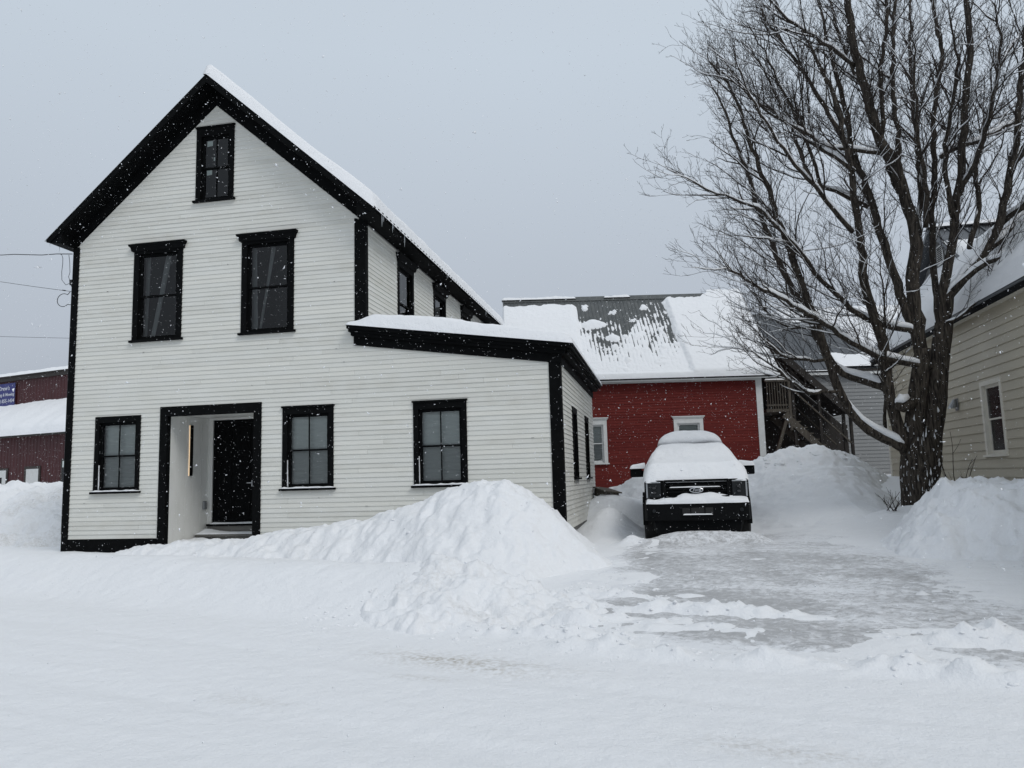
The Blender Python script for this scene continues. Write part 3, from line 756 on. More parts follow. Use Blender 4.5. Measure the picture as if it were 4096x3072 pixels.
# trim
MB().box(-.035, .125, -.034, .125, -.6, 6.86).build('corner_board', M['black'], house, bevel=.004)
MB().xz([(6.785, 4.2), (7.034, 4.2), (7.034, 6.86), (6.785, 6.92)], -.034, .125).build('corner_board', M['black'], house, bevel=.004)
MB().box(10.84, 11.076, -.034, .16, -.6, 3.60).build('corner_board', M['black'], house, bevel=.004)
MB().box(.126, 2.29, -.026, .05, -.6, .285).build('skirt_board', M['black'], house)
MB().box(4.70, 10.835, -.026, .05, -.6, .285).build('skirt_board', M['black'], house)
MB().box(W2 - .05, W2 + .022, .165, D2, -.6, .285).build('skirt_board', M['sheath'], house)
# rake friezes on the gable
def ztop(x): return 10.37 - .8834 * abs(x - 3.52)
fz = MB(); fz.xz([(-.03, 6.83), (3.49, 9.873), (3.49, 10.28), (-.03, 7.16)], -.05, 0.0)
fz.build('gable_frieze', M['black'], house)
fz = MB(); fz.xz([(3.4901, 9.873), (7.03, 6.80), (7.03, 7.16), (3.4901, 10.28)], -.05, 0.0)
fz.build('gable_frieze', M['black'], house)
# roof
Y0r, Y1r = -.44, D1 + .44
rf = MB()
rf.xz([(3.52, 10.37), (7.40, 6.965), (7.40, 6.875), (7.0, 6.845), (7.0, 7.14), (3.52, 10.20)], Y0r, Y1r)
roof_r = rf.build('roof', M['black'], house)
rf = MB(); rf.xz([(3.5199, 10.37), (3.5199, 10.20), (0, 7.12), (0, 6.835), (-.33, 6.885), (-.34, 6.96)], Y0r, Y1r)
roof_l = rf.build('roof', M['black'], house)
rk = MB(); rk.xz([(3.52, 10.39), (7.43, 6.96), (7.43, 6.84), (7.36, 6.84), (3.52, 10.19)], Y0r - .035, Y0r - .001); rk.build('rake_board', M['black'], house)
rk = MB(); rk.xz([(3.5199, 10.39), (3.5199, 10.19), (-.28, 6.87), (-.35, 6.885), (-.37, 6.95)], Y0r - .035, Y0r - .001); rk.build('rake_board', M['black'], house)
tt = MB()
for k in range(56):                                         # ends of the roofing ribs along the eave
    y = Y0r + .1 + k * .235
    tt.beam((7.36, y, 7.015), (7.455, y, 6.925), .07, .035)
tag(tt.build('roof_ribs', M['black'], house), kind='stuff')
ic = MB(); rg = random.Random(12)
for y, l in ((-.1, .30), (.0, .16), (.55, .22), (.62, .12), (1.35, .30), (4.9, .14), (5.0, .1), (9.6, .2), (9.7, .12)):
    ic.tube([(7.43, y, 6.95), (7.432, y + .002, 6.95 - l * .5), (7.43, y, 6.95 - l)], [.007, .005, .001], 5)
for y, l in ((-.38, .10), (-.1, .17)):
    ic.tube([(-.345, y, 6.90), (-.345, y, 6.90 - l)], [.009, .001], 5)
ic.build('icicles', M['ice_clear'], house)
# roof snow
def right_slope(u, v): x = 3.44 + (7.46 - 3.44) * u; return (x, Y0r - .05 + (Y1r - Y0r + .1) * v, ztop(max(x, 3.52)) + .004)
snow_slab('roof_snow', right_slope, 60, 240, lambda U, V: .30 + .03 * np.sin(U * 9), house, M['snow'], (.035, .05, .009, .009), 101, .14)
def left_slope(u, v): x = 3.60 - (3.60 + .40) * u; return (x, Y0r - .05 + (Y1r - Y0r + .1) * v, ztop(min(x, 3.52)) + .004)
snow_slab('roof_snow', left_slope, 60, 120, lambda U, V: .09 - .04 * U, house, M['snow'], (.02, .04, .006, .009), 102, .3)
# the wing roof: stepped cornice
def zan(x): return 4.58 - .1435 * (x - 6.70)
YW = D2 + .12
an = MB(); an.xz([(6.68, zan(6.68)), (11.32, zan(11.32)), (11.32, zan(11.32) - .07), (6.68, zan(6.68) - .07)], -.22, YW); an.build('wing_roof', M['black'], house)
co = MB()
for k, (t0, t1, o) in enumerate(((.0701, .13, .17), (.1301, .20, .12), (.2001, .385, .045))):
    xl = 6.70 + k * .035; xr_ = W2 + o + .02
    co.xz([(xl, zan(xl) - t0), (xr_, zan(xr_) - t0), (xr_, zan(xr_) - t1), (xl, zan(xl) - t1)], -o, -o * .0)
    co.box(W2 + .001, W2 + o + .06 * (k < 2), .001, YW - .04, zan(11.06) - t1, zan(11.06) - t0 - .01)
co.build('cornice', M['black'], house)
MB().xz([(6.9, 3.9), (W2 - .01, 3.60), (W2 - .01, zan(W2) - .08), (6.9, zan(6.9) - .08)], .003, .1).build('wing_gable_wall', M['sheath'], house)
def wing_slope(u, v): x = 6.66 + (11.36 - 6.66) * u; return (x, -.25 + (YW + .27) * v, zan(x) + .004)
def wing_thick(U, V): return .27 * (0.25 + .75 * sstep(.02, .14, U)) - .09 * sstep(.35, 1, U) + .04 * (1 - sstep(0, .5, V))
snow_slab('wing_roof_snow', wing_slope, 150, 150, wing_thick, house, M['snow'], (.03, .035, .018, .018), 103, .18)
# windows
wi = dict((n, r) for n, *r in FW)
window(house, front, *wi['w1'], M['black'], 'plain', seed=1)
window(house, front, *wi['w3'], M['black'], 'cap', seed=2)
window(house, front, *wi['w4'], M['black'], 'cap', seed=3)
window(house, front, *wi['at'], M['black'], 'cap', inside='sticker', hw=.19, cw=.12, muntin=True, snow=False, seed=4)
window(house, front, *wi['ul'], M['black'], 'crown', inside='curtain', hw=.05, cw=.13, muntin=False, snow=False, seed=5)
window(house, front, *wi['ur'], M['black'], 'crown', inside='drape', hw=.05, cw=.13, muntin=False, snow=False, seed=6)
for k, (a, b, c, d) in enumerate(SW): window(house, side2, a, b, c, d, M['black'], 'plain', cw=.09, snow=False, seed=10 + k)
for k, (a, b, c, d) in enumerate(UW): window(house, side1, a, b, c, d, M['black'], 'crown', cw=.11, hw=.12, inside='drape', snow=False, muntin=False, seed=20 + k)
# recessed entrance
dt = MB()
for x0, x1, z0, z1 in ((DOOR[0], 2.482, -.5, 2.885), (4.512, DOOR[1], -.5, 2.885)): dt.box(x0, x1, -.036, .10, z0, z1)
dt.box(DOOR[0], DOOR[1], -.038, .10, 2.885, DOOR[3])
dt.build('entrance_surround', M['black'], house, bevel=.004)
RY = 1.52
for k in range(5):
    y0 = .101 + k * (RY - .1) / 5; y1 = y0 + (RY - .1) / 5 - .004
    MB().box(2.44, 2.482 - .0015 * (k % 2), y0, y1, -.6, 2.935).build('entrance_plank', M['plank'], house)
MB().box(4.512, 4.55, .101, RY, -.6, 2.935).build('entrance_side_wall', M['plank'], house)
MB().box(2.30, 4.70, .101, RY + .1, 2.94, 3.0).build('entrance_ceiling', M['plank'], house)
MB().box(2.40, 2.60, RY, RY + .1, -.6, 2.939).box(3.70, 4.56, RY, RY + .1, -.6, 2.939).box(2.60, 3.70, RY, RY + .1, 2.90, 2.939).build('entrance_back_wall', M['plank'], house)
dr = MB().box(2.602, 3.698, RY + .03, RY + .08, .49, 2.898)
for z0, z1 in ((.65, 1.15), (1.27, 1.9), (2.02, 2.75)):
    for x0, x1 in ((2.74, 3.09), (3.21, 3.56)): dr.box(x0, x1, RY + .018, RY + .0299, z0, z1)
door = dr.build('door', M['black'], house, bevel=.006)
MB().box(3.60, 3.64, RY - .0, RY + .0299, 1.33, 1.47).box(3.50, 3.64, RY - .03, RY - .012, 1.40, 1.425).build('door_handle', M['galv'], door)
MB().box(2.53, 4.2, RY - .10, RY + .028, .445, .489).build('threshold', M['black'], house)
MB().box(2.55, 4.2, RY - .08, RY + .0, .27, .444).build('riser', M['step'], house)
MB().box(2.52, 4.5, 1.02, RY - .0801, .235, .285).build('step_tread', M['step'], house)
MB().box(2.56, 4.5, 1.06, 1.10, .05, .234).build('riser', M['step'], house)
MB().box(2.52, 4.5, .60, 1.0599, .02, .065).build('step_tread', M['step'], house)
MB().box(2.49, 4.5, .1, .60, -.5, -.05).build('landing', M['step'], house)
snow_slab('step_snow', lambda u, v: (2.50 + 1.98 * u, 1.02 + .40 * v, .286), 40, 14, lambda U, V: .03 + .07 * (1 - sstep(0, .35, U)) * sstep(0.1, .9, V), house, M['snow'], (.02, .02, .2, .1), 111, .4)
snow_slab('step_snow', lambda u, v: (2.485 + 2.0 * u, .40 + .62 * v, .03 + .04 * v), 40, 14, lambda U, V: .04 + .14 * (1 - sstep(0, .5, U)), house, M['snow'], (.02, .02, .25, .1), 112, .4)
snow_slab('step_snow', lambda u, v: (2.62 + 1.07 * u, RY - .10 + .12 * v, .490), 30, 6, lambda U, V: .02 + .02 * V, house, M['snow'], (.02, .02, .3, .1), 113, .4)
sc_ = MB().box(2.483, 2.50, .78, .86, 1.60, 2.74).build('wall_sconce', M['galv'], house)
MB().box(2.5001, 2.535, .785, .855, 1.60, 2.74).build('sconce_bar', M['black'], sc_)
MB().box(2.4835, 2.499, .772, .7795, 1.60, 2.74).build('light_strip', M['led'], sc_)
ob = MB().box(2.483, 2.53, 1.33, 1.44, .83, 1.02).build('outlet_box', M['galv'], house, bevel=.008)
MB().box(2.531, 2.545, 1.345, 1.425, .85, 1.0).build('outlet_cover', M['galv'], ob)
# service entry on the left corner
MB().tube([(-.06, .02, .4), (-.06, .02, 5.95), (-.075, .0, 6.02)], .022, 8).build('service_conduit', M['cable'], house)
MB().tube([(-.075, 0, 6.0), (-.085, -.01, 6.12)], [.04, .035], 8).build('weatherhead', M['cable'], house)

# ---------------------------------------------------------------- red barn behind the truck
barn = empty('red_barn', (16.58, 14.05, 0), math.radians(10.9))
tag(barn, 'red clapboard barn with white trim and half-bare grey metal roof behind the truck', 'barn')
BL = 9.1
bw = [(-6.71, -5.65, 1.81, 3.36), (-3.23, -2.17, 1.81, 3.33)]
bo = [(a + .03, b - .03, c + .01, d - .03) for a, b, c, d in bw]
clap_build(clap_pieces(-.2, 4.64, .098, lambda z: (-BL, -.12), bo, 31, 3, 5), front, barn, [M['red'], M['red'], M['red_b']], 'clapboard', 200, .019, 32)
sheath(barn, cells(-BL, -.002, -1, 4.86, [(a + .05, b - .05, c + .02, d - .05) for a, b, c, d in bw]), front, 'wall', M['red'])
MB().box(-.12, -.001, .001, 7.4, -1, 4.86).build('side_wall', M['red'], barn)
MB().box(-BL, -BL + .12, .001, 7.4, -1, 4.86).build('side_wall', M['red'], barn)
MB().yz([(.01, 4.86), (7.39, 4.86), (3.7, 8.5)], -.115, -.01).build('gable_wall', M['red'], barn)
MB().yz([(.01, 4.86), (7.39, 4.86), (3.7, 8.5)], -BL + .01, -BL + .115).build('gable_wall', M['white_trim'], barn)
MB().box(-.19, .03, -.036, .18, -1, 4.66).build('corner_board', M['white_trim'], barn)
MB().box(-BL, .03, -.04, .0, 4.66, 4.80).build('frieze_board', M['white_trim'], barn)
MB().box(-BL - .2, .58, -.30, -.27, 4.70, 4.84).box(-BL - .2, .58, -.2699, 0.0, 4.801, 4.825).build('eave_board', M['white_trim'], barn)
def bz(t): return 4.86 + (t + .32) * (8.75 - 4.86) / 4.02
pan_v, pan_f = None, None
PW = .9
pm = MB(); prof = []
for k in range(6):
    x = k * PW / 6
    prof += [(x, 0), (x + .012, .024), (x + .034, .024), (x + .046, 0)]
prof.append((PW, 0))
vs = []
for x, h in prof: vs += [(x, -.34, bz(-.34) + h), (x, 3.70, bz(3.70) + h), ]
n = len(prof)
fs = [(2 * i, 2 * i + 2, 2 * i + 3, 2 * i + 1) for i in range(n - 1)]
pm.add(vs, fs)
first = pm.build('roof_panel', M['tin'], barn); first.location = (-BL - .2, 0, 0)
for k in range(1, 11):
    o = first.copy(); COL.objects.link(o); o.parent = barn; o.location = (-BL - .2 + k * PW, 0, 0)
MB().yz([(-.33, bz(-.33) - .01), (3.70, bz(3.70) - .01), (7.75, bz(-.35) - .01), (7.6, bz(-.35) - .12), (3.70, bz(3.70) - .16), (-.30, bz(-.33) - .11)], -BL - .2, .58).build('roof_deck', M['dark_wood'], barn)
MB().yz([(3.5, bz(3.5) + .03), (3.70, bz(3.70) + .06), (3.9, bz(3.5) + .03), (3.7, bz(3.5))], -BL - .2, -.5).build('ridge_cap', M['tin'], barn)
def broof(u, v): t = -.36 + 4.08 * v; return (-BL - .22 + (BL + .84) * u, t, bz(t) - .035)
def bthick(U, V):
    s = -BL - .22 + (BL + .84) * U; w = V; n1 = fbm(s * 1.6, w * 5, 201, 4); n2 = fbm(s * 5, w * 14, 202, 3)
    t = np.zeros_like(U) - .03
    lp = sstep(-6.2, -6.5, s + .25 * n1) * sstep(.875, .855, w + .02 * n2)               # sheet at the left
    t = np.maximum(t, .17 * lp)
    rp = sstep(-2.72, -2.45, s + .06 * n2 + .16 * (w - .5)) * sstep(.93, .90, w - .10 * sstep(-1.2, -.6, s) + .025 * n2)
    t = np.maximum(t, .21 * rp)
    mid = sstep(.64, .50, w + .10 * n1 + .06 * sstep(-4, -2.6, s))                           # thin rilled cover
    ribs = .5 + .5 * np.cos((s + BL + .22 - .02) / .15 * 2 * np.pi)
    drift = sstep(.62, .40, w + .08 * n1)
    t = np.maximum(t, .080 * np.clip(.98 - w * 1.36 + .24 * fbm(s * 8, w * 2.5, 203, 4, .7) + .55 * n1 + .42 * fbm(s * 9, w * 26, 211, 4, .6) - .22 * ribs, -.4, .60))
    pt = sstep(.36, .55, fbm(s * 2.2, w * 13, 204, 4)) * sstep(.93, .86, w) * sstep(-7, -6.4, s)   # leftover patches on the bare metal
    t = np.maximum(t, pt * .10 - .02)
    for cs, cw_, rs, rw, h in ((-5.75, .62, .5, .06, .16), (-5.1, .44, .28, .05, .12), (-5.05, .33, .16, .035, .12), (-4.75, .18, .16, .04, .13)):
        t = np.maximum(t, h * np.clip(1 - ((s - cs + .12 * n2) / rs) ** 2 - ((w - cw_ + .02 * n1) / rw) ** 2, -.3, 1))
    t = np.maximum(t, .10 * sstep(.05, .0, w) + .05 * (w < .05))
    return t
U_, V_ = np.meshgrid(np.linspace(0, 1, 420), np.linspace(0, 1, 190))
T_ = bthick(U_, V_)
q = np.clip(np.minimum(np.minimum(U_, 1 - U_) / .008, V_ / .02), 0, 1); T_ = np.where(T_ > 0, T_ * np.sqrt(1 - (1 - q) ** 2), T_)
P_ = np.array([[broof(u, v) for u in np.linspace(0, 1, 420)] for v in np.linspace(0, 1, 190)])
grid_mesh('roof_snow', P_[..., 0], P_[..., 1], P_[..., 2] + .035 * (T_ > 0.005) + T_, M['snow'], barn, keep=T_ > -.02)
snow_slab('ridge_snow', lambda u, v: (-BL - .25 + 3.1 * u, 3.55 + .35 * v, bz(3.60) + .06), 60, 8, lambda U, V: .10 + .06 * fbm(U * 9, V, 205, 3), barn, M['snow'], (.03, .06, .3, .3), 206, .5)
snow_slab('ridge_snow', lambda u, v: (-5.1 + 1.1 * u, 3.55 + .35 * v, bz(3.60) + .06), 30, 8, lambda U, V: .10 + .05 * fbm(U * 5, V, 207, 3), barn, M['snow'], (.06, .06, .3, .3), 208, .5)
snow_slab('ridge_snow', lambda u, v: (-.75 + 1.35 * u, 3.40 + .6 * v, bz(3.60) + .0), 40, 10, lambda U, V: .17 + .06 * fbm(U * 6, V, 209, 3), barn, M['snow'], (.1, .04, .3, .3), 210, .5)
for k, (a, b, c, d) in enumerate(bw):
    window(barn, front, a, b, c, d, M['white_trim'], 'flare', cw=.13, hw=.17, inside='blind', muntin=False, snow=False, seed=40 + k)

# ---------------------------------------------------------------- grey building and covered outdoor stair
gb = empty('grey_building', (19.63, 21.69, 0), math.radians(10.9))
tag(gb, 'grey vinyl sided building with dark seamed metal roof beyond the tree', 'building')
clap_build(clap_pieces(.2, 5.62, .165, lambda z: (-4.6, 9.0), [], 51, 4, 7), front, gb, [M['grey']], 'siding_course', 120, .03, 52)
sheath(gb, [(-4.6, 9.0, -1, 5.66)], front, 'wall', M['grey'])
MB().box(-4.6, -4.48, .001, 8, -1, 5.66).build('side_wall', M['grey'], gb)
MB().box(-4.8, 9.2, -.28, -.25, 5.60, 5.82).build('eave_board', M['white_trim'], gb)
def gz2(t): return 5.84 + (t + .3) * (9.35 - 5.84) / 4.3
MB().yz([(-.3, gz2(-.3)), (4.0, gz2(4.0)), (8.2, gz2(-.2)), (8.2, gz2(-.2) - .15), (4.0, gz2(4.0) - .2), (-.3, gz2(-.3) - .12)], -2.0, 9.2).build('roof_deck', M['dark_wood'], gb)
for k in range(25):
    x = -2.0 + k * .45
    vs = []
    for xx, h in ((x, 0), (x + .415, 0), (x + .418, .045), (x + .447, .045), (x + .449, 0)): vs += [(xx, -.32, gz2(-.32) + .012 + h), (xx, 4.0, gz2(4.0) + .012 + h)]
    obj('roof_panel', vs, [(2 * i, 2 * i + 2, 2 * i + 3, 2 * i + 1) for i in range(4)], M['seam'], gb)
def groof(u, v): t = -.35 + 4.4 * v; return (-2.05 + 11.3 * u, t, gz2(t) - .02)
def gthick(U, V):
    s = -2.05 + 11.3 * U; n1 = fbm(s * 1.3, V * 4, 301, 4)
    t = -.03 + 0 * U
    t = np.maximum(t, .22 * sstep(2.6, 3.2, s + .5 * n1 - .6 * (1 - V)))                       # right part still covered
    t = np.maximum(t, .17 * sstep(.80, .86, V + .05 * n1) * sstep(-.1, .4, s))
    t = np.maximum(t, .13 * sstep(.26, .16, V + .05 * n1) * sstep(1.0, 1.3, s + .2 * n1) )
    return t
U_, V_ = np.meshgrid(np.linspace(0, 1, 220), np.linspace(0, 1, 90)); T_ = gthick(U_, V_)
P_ = np.array([[groof(u, v) for u in np.linspace(0, 1, 220)] for v in np.linspace(0, 1, 90)])
grid_mesh('roof_snow', P_[..., 0], P_[..., 1], P_[..., 2] + .05 * (T_ > .005) + T_, M['snow'], gb, keep=T_ > -.02)

st = empty('covered_stair', (16.95, 16.2, 0), math.radians(10.9))
tag(st, 'dark weathered wooden outdoor stair with sloping plank roof beside the barn', 'staircase')
sl = (3.67 - 6.6) / (20.12 - 17.03) * .982                    # slope of the stair roof
def srz(x): return 6.62 + sl * (x - .05)
for k in range(7):
    t0 = -.15 + k * .26
    MB().xz([(-.1, srz(-.1)), (3.30, srz(3.30)), (3.30, srz(3.30) - .09), (-.1, srz(-.1) - .09)], t0, t0 + .25).build('roof_board', M['dark_wood'], st)
MB().xz([(-.12, srz(-.12) + .02), (3.36, srz(3.36) + .02), (3.36, srz(3.36) - .34), (-.12, srz(-.12) - .34)], -.21, -.1501).build('roof_fascia', M['dark_wood'], st)
snow_slab('roof_snow', lambda u, v: (-.1 + 3.4 * u, -.2 + 1.85 * v, srz(-.1 + 3.4 * u) + .022), 80, 20, lambda U, V: .045 + 0 * U, st, M['snow'], (.02, .02, .04, .04), 311, .4)
for k in range(16):
    x = .05 + k * .24
    MB().xz([(x, -.5), (x + .235, -.5), (x + .235, max(3.15, srz(x + .235) - .08)), (x, max(3.15, srz(x) - .08))], 1.72, 1.75).build('wall_board', M['dark_wood'], st)
for x in (1.05, 2.05, 2.95, 3.22):
    MB().box(x, x + .1, -.08, .02, -.5, srz(x + .1) - .10).build('post', M['dark_wood'], st)
MB().box(.02, .98, -.12, 1.7, 3.62, 3.74).build('deck', M['wood'], st)
for k in range(9): MB().box(.08 + k * .10, .115 + k * .10, -.10, -.06, 3.741, 4.80).build('baluster', M['wood'], st)
MB().box(.02, 1.0, -.13, -.03, 4.8001, 4.87).build('handrail', M['wood'], st)
MB().box(.04, .99, -.105, -.055, 3.86, 3.92).build('rail', M['wood'], st)
MB().box(.90, 1.0, -.135, -.035, 2.9, 4.7999).build('post', M['wood'], st)
snow_slab('rail_snow', lambda u, v: (.02 + .98 * u, -.135 + .1 * v, 4.871), 20, 6, lambda U, V: .05 + 0 * U, st, M['snow'], (.05, .05, .3, .3), 312, .4)
MB().beam((.88, -.06, 3.6), (.16, -.06, 1.6), .12, .12, (0, 1, 0)).build('brace', M['wood'], st)
MB().beam((.70, -.1, 3.52), (3.0, -.1, 1.2), .06, .26, (0, 0, 1)).build('stringer', M['wood'], st)
MB().beam((.70, 1.3, 3.52), (3.0, 1.3, 1.2), .06, .26, (0, 0, 1)).build('stringer', M['wood'], st)
for k in range(10):
    x = .82 + k * .23; MB().box(x, x + .27, -.12, 1.32, 3.44 - k * .232, 3.48 - k * .232).build('tread', M['wood'], st)
MB().beam((1.0, -.1, 4.55), (3.2, -.1, 2.35), .07, .05).build('handrail', M['wood'], st)
MB().beam((1.0, 1.3, 4.55), (3.2, 1.3, 2.35), .07, .05).build('handrail', M['wood'], st)

# ---------------------------------------------------------------- cream house at the right
rh = empty('cream_house', (20, 0, 0))
tag(rh, 'cream vinyl sided house with snow-covered roof behind the bare tree', 'house')
def cside(x, o, z): return (-o, x, z)
cw_ = [(2.72, 3.82, 1.56, 3.17)]
clap_build(clap_pieces(.1, 4.62, .196, lambda z: (-9.0, 11.2), [(a + .03, b - .03, c + .01, d - .03) for a, b, c, d in cw_], 61, 3.3, 3.9), cside, rh, [M['cream']], 'siding_course', 220, .032, 62)
sheath(rh, cells(-9.0, 11.2, -1, 4.68, [(a + .05, b - .05, c + .02, d - .05) for a, b, c, d in cw_]), cside, 'wall', M['cream'])
MB().box(-.035, .09, 11.08, 11.23, -1, 4.66).build('corner_board', M['cream_trim'], rh)
MB().box(.0, 9, 11.1, 11.2, -1, 4.66).build('rear_wall', M['cream'], rh)
MB().box(-.28, -.25, -9.3, 11.5, 4.62, 4.80).build('gutter', M['tblack'], rh)
MB().box(-.2499, .05, -9.3, 11.5, 4.66, 4.70).build('soffit', M['cream_trim'], rh)
def crz(x): return 4.81 + (x + .3) * 1.12
MB().xz([(-.3, crz(-.3)), (1.7, crz(1.7)), (1.7, 4.75), (-.2499, 4.71), (-.3, crz(-.3) - .06)], -9.3, 11.5).build('roof', M['seam'], rh)
snow_slab('roof_snow', lambda u, v: (-.32 + 2.1 * u, -9.3 + 20.9 * v, crz(-.32 + 2.1 * u) + .004), 70, 160, lambda U, V: .34 + .12 * U, rh, M['snow'], (.12, .05, .01, .015), 321, .15)
window(rh, cside, *cw_[0], M['cream_trim'], 'plain', cw=.10, hw=.10, inside='none', muntin=False, snow=False, seed=70, pane_mat=M['glass_dull'])
lm = MB().box(-.06, -.033, 5.14, 5.28, 2.66, 2.95).build('wall_lamp', M['galv'], rh)
MB().loft([[(-.08 + .05 * math.cos(a), 5.21 + .05 * math.sin(a), 2.93) for a in np.linspace(0, 6.283, 11)[:-1]],
           [(-.15 + .11 * math.cos(a), 5.21 + .11 * math.sin(a), 2.72) for a in np.linspace(0, 6.283, 11)[:-1]]]).build('lamp_shade', M['galv'], lm)
# taller block with its gable facing the driveway and a seamed roof facing the road
TX, TY0, TY1, TZ = 1.75, 7.8, 13.0, 6.9
MB().box(TX, 12, TY0 + .02, TY1, 4.0, TZ).build('upper_wall', M['grey'], rh)
ap = ((TY0 + TY1) / 2, 8.72)
MB().yz([(TY0 + .05, TZ), (TY1 - .05, TZ), (ap[0], ap[1] - .25)], TX, TX + .1).build('gable_wall', M['grey'], rh)
for k in range(24):
    z = 5.5 + k * .16; f = max(0, (z - TZ) / (ap[1] - .25 - TZ)); y0 = TY0 + .05 + f * (ap[0] - TY0); y1 = TY1 - .05 - f * (TY1 - ap[0])
    if y1 - y0 > .1: obj('gable_siding', [(TX - .03, y0, z), (TX - .03, y1, z), (TX - .004, y1, z + .16), (TX - .004, y0, z + .16), (TX, y0, z), (TX, y1, z)], [(0, 1, 2, 3), (0, 4, 5, 1)], M['grey'], rh)
vt = MB().box(TX - .05, TX - .031, ap[0] - .25, ap[0] + .25, 7.55, 8.15).build('gable_vent', M['white_trim'], rh)
for k in range(9): MB().box(TX - .065, TX - .0501, ap[0] - .2, ap[0] + .2, 7.60 + k * .058, 7.625 + k * .058).build('vent_slat', M['tblack'], vt)
def trz(y): return ap[1] - abs(y - ap[0]) * (ap[1] - TZ + .1) / (ap[0] - TY0 + .3)
for sgn in (-1, 1):
    ye = ap[0] + sgn * (ap[0] - TY0 + .3)
    MB().yz([(ap[0], ap[1]), (ye, trz(ye)), (ye, trz(ye) - .14), (ap[0], ap[1] - .16)], TX - .35, 12.3).build('upper_roof', M['seam'], rh)
for k in range(26):
    x = TX - .3 + k * .45
    vs = [(x, TY0 - .29, trz(TY0 - .29) + .003), (x + .03, TY0 - .29, trz(TY0 - .29) + .003), (x + .03, ap[0], ap[1] + .003), (x, ap[0], ap[1] + .003)]
    mb = MB(); mb.add(vs + [(a, b, c + .045) for a, b, c in vs], [(4, 5, 6, 7), (0, 1, 5, 4), (1, 2, 6, 5), (3, 0, 4, 7)]); mb.build('roof_seam', M['seam'], rh)
snow_slab('ridge_snow', lambda u, v: (TX - .4 + 12.6 * u, ap[0] - .25 + .5 * v, ap[1] - .03), 90, 8, lambda U, V: .12 + 0 * U, rh, M['snow'], (.02, .02, .3, .3), 331, .6)
snow_slab('eave_snow', lambda u, v: (TX - .36 + 12.6 * u, TY0 - .32 + 1.75 * v, trz(TY0 - .32 + 1.75 * v) + .02), 120, 24, lambda U, V: .20 * sstep(-.25, .3, fbm(U * 14, V * 2, 332, 4) + .85 - V * 1.1), rh, M['snow'], (.02, .02, .2, .12), 333, .5)

# ---------------------------------------------------------------- maroon metal building far left
A_ = math.radians(-13.6)
lb = empty('maroon_building', (-21.0, 24.2, 0), A_)
tag(lb, 'maroon metal sided building with snowy porch roof at the far left', 'building')
# local x along the facade (to the right positive), facade faces -y
mb = MB(); rib = []
for k in range(80):
    x = -14 + k * .3
    rib += [(x, 0), (x + .10, 0), (x + .13, -.03), (x + .17, -.03), (x + .20, 0)]
vs = []
for x, y in rib: vs += [(x, y, -.5), (x, y, 4.72)]
mb.add(vs, [(2 * i, 2 * i + 2, 2 * i + 3, 2 * i + 1) for i in range(len(rib) - 1)])
mb.build('lower_siding', M['maroon'], lb)
vs = []
for x, y in rib: vs += [(x, y + 2.4, 6.0), (x, y + 2.4, 8.98)]
mb = MB(); mb.add(vs, [(2 * i, 2 * i + 2, 2 * i + 3, 2 * i + 1) for i in range(len(rib) - 1)]); mb.build('upper_siding', M['maroon'], lb)
MB().box(-14, 10, 2.25, 2.36, 8.74, 9.0).build('fascia', M['brown_trim'], lb)
MB().box(-14.2, 10.2, 2.1, 12, 9.001, 9.04).build('roof', M['brown_trim'], lb)
MB().box(-14, 10, .06, .4, 4.6, 4.74).box(-14.2, 10.2, -.45, -.38, 4.66, 4.76).build('porch_fascia', M['brown_trim'], lb)
MB().yz([(-.45, 4.765), (2.36, 6.45), (2.36, 6.35), (-.45, 4.70)], -14.2, 10.2).build('porch_roof', M['brown_trim'], lb)
snow_slab('porch_snow', lambda u, v: (-14.2 + 24.4 * u, -.48 + 2.83 * v, 4.77 + 1.69 * v), 160, 24, lambda U, V: .48 + .22 * V + .16 * fbm(U * 26, V, 401, 4), lb, M['snow'], (.01, .01, .16, 0), 402, .06)
snow_slab('roof_snow', lambda u, v: (-14.2 + 24.4 * u, 2.06 + 10 * v, 9.042 + .6 * v), 160, 24, lambda U, V: .26 + .1 * fbm(U * 16, V * 0, 403, 3), lb, M['snow'], (.01, .01, .05, .05), 404, .1)
def mfront(x, o, z): return (x, -o - .031, z)
dp = MB(); dp.box(-3.50, -2.38, -.07, -.031, .6, 2.74); d_ = dp.build('door', M['white_trim'], lb)
for zz in (2.2, 1.5, .95):
    for xx in (-3.32, -2.86): MB().box(xx, xx + .32, -.076, -.0701, zz, zz + (.28 if zz > 2 else .5)).build('door_panel', M['white_trim'], d_)
MB().box(-3.66, -3.50, -.075, -.031, .6, 2.90).box(-2.38, -2.22, -.075, -.031, .6, 2.90).box(-3.50, -2.38, -.075, -.031, 2.74, 2.90).build('door_frame', M['brown_trim'], lb)
wd = MB().box(-7.4, -5.38, -.07, -.031, .4, 2.73).build('garage_door', M['white_trim'], lb)
MB().box(-6.9, -5.75, -.078, -.0701, 1.75, 2.3).build('garage_pane', M['tglass'], wd)
MB().box(-7.55, -7.4, -.075, -.031, .4, 2.86).box(-5.38, -5.23, -.075, -.031, .4, 2.86).box(-7.4, -5.38, -.075, -.031, 2.73, 2.86).build('door_frame', M['brown_trim'], lb)
wq = MB().box(-.40, .9, -.07, -.031, .9, 3.24).build('window', M['brown_trim'], lb)
MB().box(-.26, .76, -.076, -.0701, 2.75, 3.12).build('pane', M['paper'], wq)
MB().box(-.26, .76, -.076, -.0701, 1.1, 2.70).build('pane', M['tglass'], wq)

